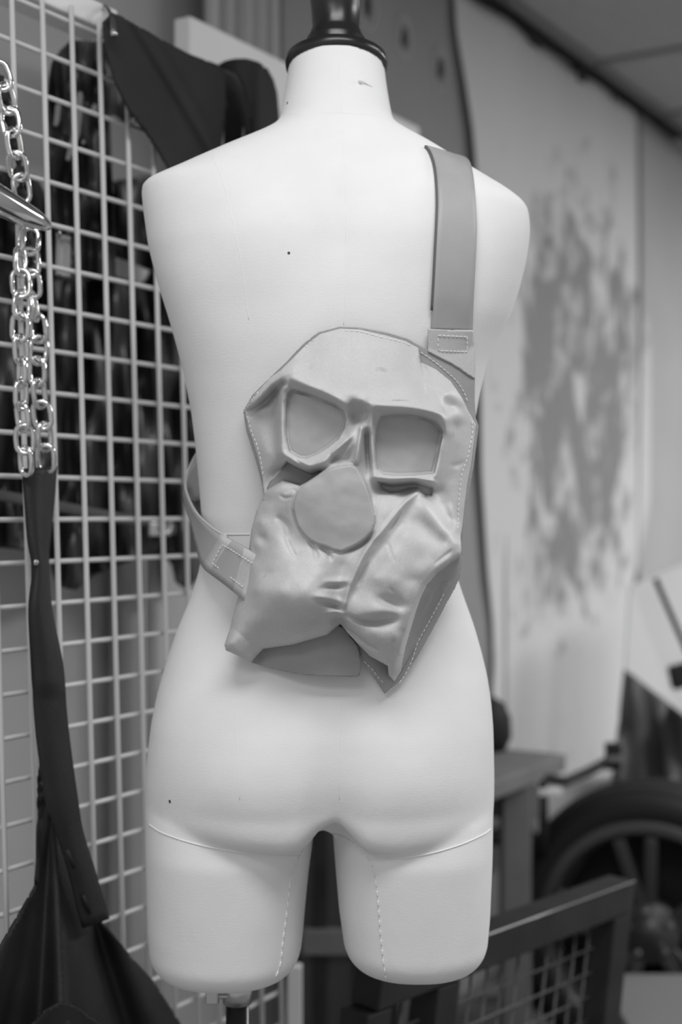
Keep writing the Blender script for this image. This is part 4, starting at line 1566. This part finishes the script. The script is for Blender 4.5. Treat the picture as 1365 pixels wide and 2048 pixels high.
# white carton and black crate behind the wheel
d = 3.28
for (xa, xb, ya, yb, nm, m, lb, ct) in ((1070, 1250, 1560, 1668, 'carton', 'white', 'white carton on the black crate behind the wheel', 'box'), (1050, 1330, 1668, None, 'crate', 'iron', 'black crate on the floor under the white carton', 'crate')):
    z1 = pz(ya, d)
    z0 = pz(yb, d) if yb else 0.0
    xa_, xb_ = P(xa, 0, d).x, P(xb, 0, d).x
    t = thing(nm, ((xa_ + xb_) / 2, d + .06, z0), lb, ct)
    MB().bevbox(((xa_ + xb_) / 2, d + 0.06, (z0 + z1) / 2), ((xb_ - xa_) / 2, 0, 0), (0, 0.06, 0), (0, 0, (z1 - z0) / 2 - 0.0005), 0.004).build('body', M[m], t)
    MB().bevbox(((xa_ + xb_) / 2, d + 0.06, z1 - 0.012), ((xb_ - xa_) / 2 + .003, 0, 0), (0, 0.063, 0), (0, 0, 0.010), 0.004).build('lid', M[m], t)
d = 3.35
xa_, xb_ = P(955, 0, d).x, P(1008, 0, d).x
tag(MB().bevbox(((xa_ + xb_) / 2, d + .05, pz(1660, d) / 2 + pz(1606, d) / 2), ((xb_ - xa_) / 2, 0, 0), (0, .05, 0), (0, 0, (pz(1606, d) - pz(1660, d)) / 2), 0.006).build('white_tin', M['white'], None), 'small white tin on the shelf under the workbench', 'tin')
tag(MB().bevbox(((xa_ + xb_) / 2, d + .05, pz(1660, d) - 0.011), ((xb_ - xa_) / 2 + .14, 0, 0), (0, .12, 0), (0, 0, 0.01), 0.003).build('under_shelf', M['iron'], bench), None)

# black clamp arm
ca = thing('bar_clamp', P(1150, 1560, 2.97), 'black bar clamp reaching from the workbench over the wheel', 'clamp')
MB().tube([P(1082, 1556, 2.9), P(1132, 1563, 2.95), P(1180, 1542, 3.0), P(1228, 1516, 3.05)], 0.011, 10).build('arm', M['iron'], ca, smooth=True)
MB().bevbox(P(1227, 1512, 3.05), (0.016, 0, 0), (0, 0.016, 0), (0, 0, 0.028), 0.004).build('jaw', M['iron'], ca)
MB().bevbox(P(1228, 1518, 3.03), (0.017, 0, 0), (0, 0.01, 0), (0, 0, 0.006), 0.003).build('collar', M['greywood'], ca)
MB().tube([P(1087, 1560, 2.9), P(1088, 1700, 2.9)], 0.010, 8).build('bar', M['iron'], ca, smooth=True)
MB().bevbox(P(1098, 1583, 2.9), (0.026, 0, 0), (0, 0.012, 0), (0, 0, 0.007), 0.003).build('pad', M['white'], ca)

# car wheel standing on its tyre
wd = 2.95
wc = P(1308, 1848, wd)
ax = Vector((-0.34, -0.94, 0.02)).normalized()
RT = wc.z
wh = thing('car_wheel', (wc.x, wc.y, 0), 'black tyred car wheel with dark alloy spokes standing on the floor', 'wheel')
tw = 0.095
tp = [(0.218, -tw), (0.245, -tw - 0.004), (0.27, -tw - 0.006), (RT - .028, -tw + .004), (RT - 0.008, -tw + 0.022), (RT - .002, -tw + 0.04), (RT - .002, -0.034), (RT - .010, -0.030), (RT - .010, -0.024), (RT, -0.02), (RT, 0.02), (RT - .010, 0.024), (RT - .010, 0.030), (RT - .002, 0.034), (RT - .002, tw - 0.04), (RT - 0.008, tw - 0.022), (RT - 0.028, tw - .004), (0.27, tw + 0.006), (0.245, tw + 0.004), (0.226, tw), (0.21, tw - 0.01), (0.21, -tw + 0.01), (0.226, -tw)]
mb = MB()
mb.lathe(tp, wc, ax, 96)
mb.f = mb.f[:-2]
mb.build('tyre', M['rubber'], wh, smooth=True)
rp = [(0.206, tw + 0.002), (0.226, tw + 0.004), (0.231, tw + 0.001), (0.226, tw - 0.004), (0.205, tw - 0.012), (0.198, tw - 0.06), (0.198, -tw + 0.01), (0.190, -tw + .01), (0.190, tw - 0.06), (0.197, tw - 0.01), (0.206, tw + 0.002)]
mb = MB()
mb.lathe(rp, wc, ax, 96)
mb.f = mb.f[:-2]
mb.build('rim', M['rim'], wh, smooth=True)
MB().lathe([(0.188, -0.02), (0.188, -0.03), (0.001, -0.03)], wc, ax, 48).build('brake_backing', M['rubber'], wh, smooth=False)
ux = Vector((0, 0, 1)).cross(ax).normalized()
uy = ax.cross(ux)
for k in range(5):
    for dl in (-0.17, 0.17):
        a_ = 2 * math.pi * k / 5 + 0.45 + dl
        dr = ux * math.cos(a_) + uy * math.sin(a_)
        sd_ = ax.cross(dr)
        p0, p1 = wc + ax * (tw - 0.035) + dr * 0.045, wc + ax * (tw - 0.008) + dr * 0.198
        n = (p1 - p0)
        MB().bevbox((p0 + p1) / 2, n / 2, sd_ * 0.013, n.cross(sd_).normalized() * 0.011, 0.005).build('spoke', M['rim'], wh)
MB().lathe([(0.066, tw - 0.07), (0.066, tw - 0.03), (0.060, tw - 0.022), (0.032, tw - 0.018), (0.030, tw - 0.014), (0.001, tw - 0.012)], wc, ax, 40).build('hub', M['rim'], wh, smooth=True)
for k in range(5):
    a_ = 2 * math.pi * k / 5 + 0.45
    MB().lathe([(0.008, 0), (0.008, 0.010), (0.005, 0.013), (0.001, 0.013)], wc + ax * (tw - 0.024) + (ux * math.cos(a_) + uy * math.sin(a_)) * 0.046, ax, 6).build('wheel_nut', M['steel'], wh)

# dark cover, white board, rod beyond the wheel
cv_ = [(1250, 1338), (1300, 1372), (1365, 1425), (1450, 1490), (1450, 1600), (1215, 1600), (1218, 1520), (1232, 1440)]


def cover(x, y):
    return P(x, y, 3.38 + 0.05 * math.sin(x * .05 + y * 0.012) + 0.02 * math.sin(x * .13 - y * .02) - (y - 1338) * 0.0006)


gxs = []
NR, NCc = 26, 26
rows = []
for i in range(NR):
    f_ = i / (NR - 1)
    la = (1250 - 30 * f_, 1338 + 270 * f_)
    ra_ = (1460, 1500 + 120 * f_)
    rows.append([cover(la[0] + (ra_[0] - la[0]) * j / (NCc - 1), la[1] + (ra_[1] - la[1]) * j / (NCc - 1)) for j in range(NCc)])
tag(grid_sheet('dust_cover', rows, M['dark_grey'], None, 0.004), 'dark cloth cover sloping above the car wheel at the right edge', 'cover')
A, B, C_, D_ = P(1262, 1172, 3.62), P(1480, 1080, 3.75), P(1480, 1760, 3.7), P(1228, 1760, 3.52)
tag(MB().prism([A, B, C_, D_], Vector((0.0, 0.02, 0))).build('white_board', M['white'], None), 'plain white board leaning on the wall above the dark cover', 'board')
rd = thing('tool_rod', P(1375, 1300, 3.2), 'thin black rod slanting in front of the white panel', 'rod')
MB().tube([P(1312, 1158, 3.2), P(1330, 1200, 3.2), P(1440, 1452, 3.2)], 0.0065, 10).build('shaft', M['iron'], rd, smooth=True)
MB().bevbox(P(1368, 1350, 3.19), (0.030, 0, 0.008), (0, 0.016, 0), (-0.006, 0, 0.026), 0.006).build('bracket', M['iron'], rd)

# pale lidded tub in front of the wheel
zt = pz(1946, 2.66)
xa_, xb_ = P(1196, 0, 2.66).x, P(1560, 0, 2.66).x
tb_ = thing('storage_tub', ((xa_ + xb_) / 2, 2.43, 0), 'pale grey lidded storage tub in the bottom right corner', 'tub')
MB().bevbox(((xa_ + xb_) / 2, 2.43, zt / 2 - 0.01), ((xb_ - xa_) / 2 - .012, 0, 0), (0, 0.218, 0), (0, 0, zt / 2 - 0.0105), 0.012).build('body', M['plastic'], tb_)
MB().bevbox(((xa_ + xb_) / 2, 2.43, zt - 0.011), ((xb_ - xa_) / 2, 0, 0), (0, 0.23, 0), (0, 0, 0.011), 0.007).build('lid', M['plastic'], tb_)

# black steel frame with welded mesh, leaning
fr = thing('mesh_frame', P(1200, 2048, 2.1), 'black steel frame with welded wire mesh leaning beside the right thigh', 'frame')
fr.location.z = 0
C0 = P(1226, 1792, 2.2)
a = Vector((-0.676, -0.737, 0)).normalized()
b = Vector((-0.13, -0.10, -1.0)).normalized()
nn = a.cross(b).normalized()
if nn.y > 0:
    nn = -nn
LB = 0.60
hh = 0.024
MB().bevbox(C0 + a * (LB / 2 - 0.024), a * LB / 2, b * hh, nn * hh, 0.003).build('top_bar', M['iron'], fr)
LP_ = (C0.z - 0.002) / -b.z
for tpos in (0.0, 0.43, 0.57):
    MB().bevbox(C0 + a * tpos + b * (LP_ / 2 + hh / 2), a * hh, b * (LP_ / 2 - hh / 2 - .001), nn * (hh - 0.001), 0.003).build('post', M['iron'], fr)
for k in range(12):
    h_ = 0.072 + k * 0.037
    MB().tube([C0 + a * 0.02 + b * h_ - nn * 0.004, C0 + a * 0.56 + b * h_ - nn * 0.004], 0.0019, 6).build('cross_wire', M['worn_iron'], fr, smooth=True)
for k in range(14):
    s_ = 0.045 + k * 0.037
    MB().tube([C0 + a * s_ + b * 0.02 - nn * 0.008, C0 + a * s_ + b * 0.52 - nn * 0.008], 0.0019, 6).build('upright_wire', M['worn_iron'], fr, smooth=True)
# thin bright tube in place of a highlight along the top bar
MB().tube([C0 - a * 0.022 + nn * (hh - 0.0006) - b * (hh - 0.0006), C0 + a * (LB - 0.03) + nn * (hh - 0.0006) - b * (hh - 0.0006)], 0.0011, 6).build('edge_highlight', M['steel'], fr, smooth=True)
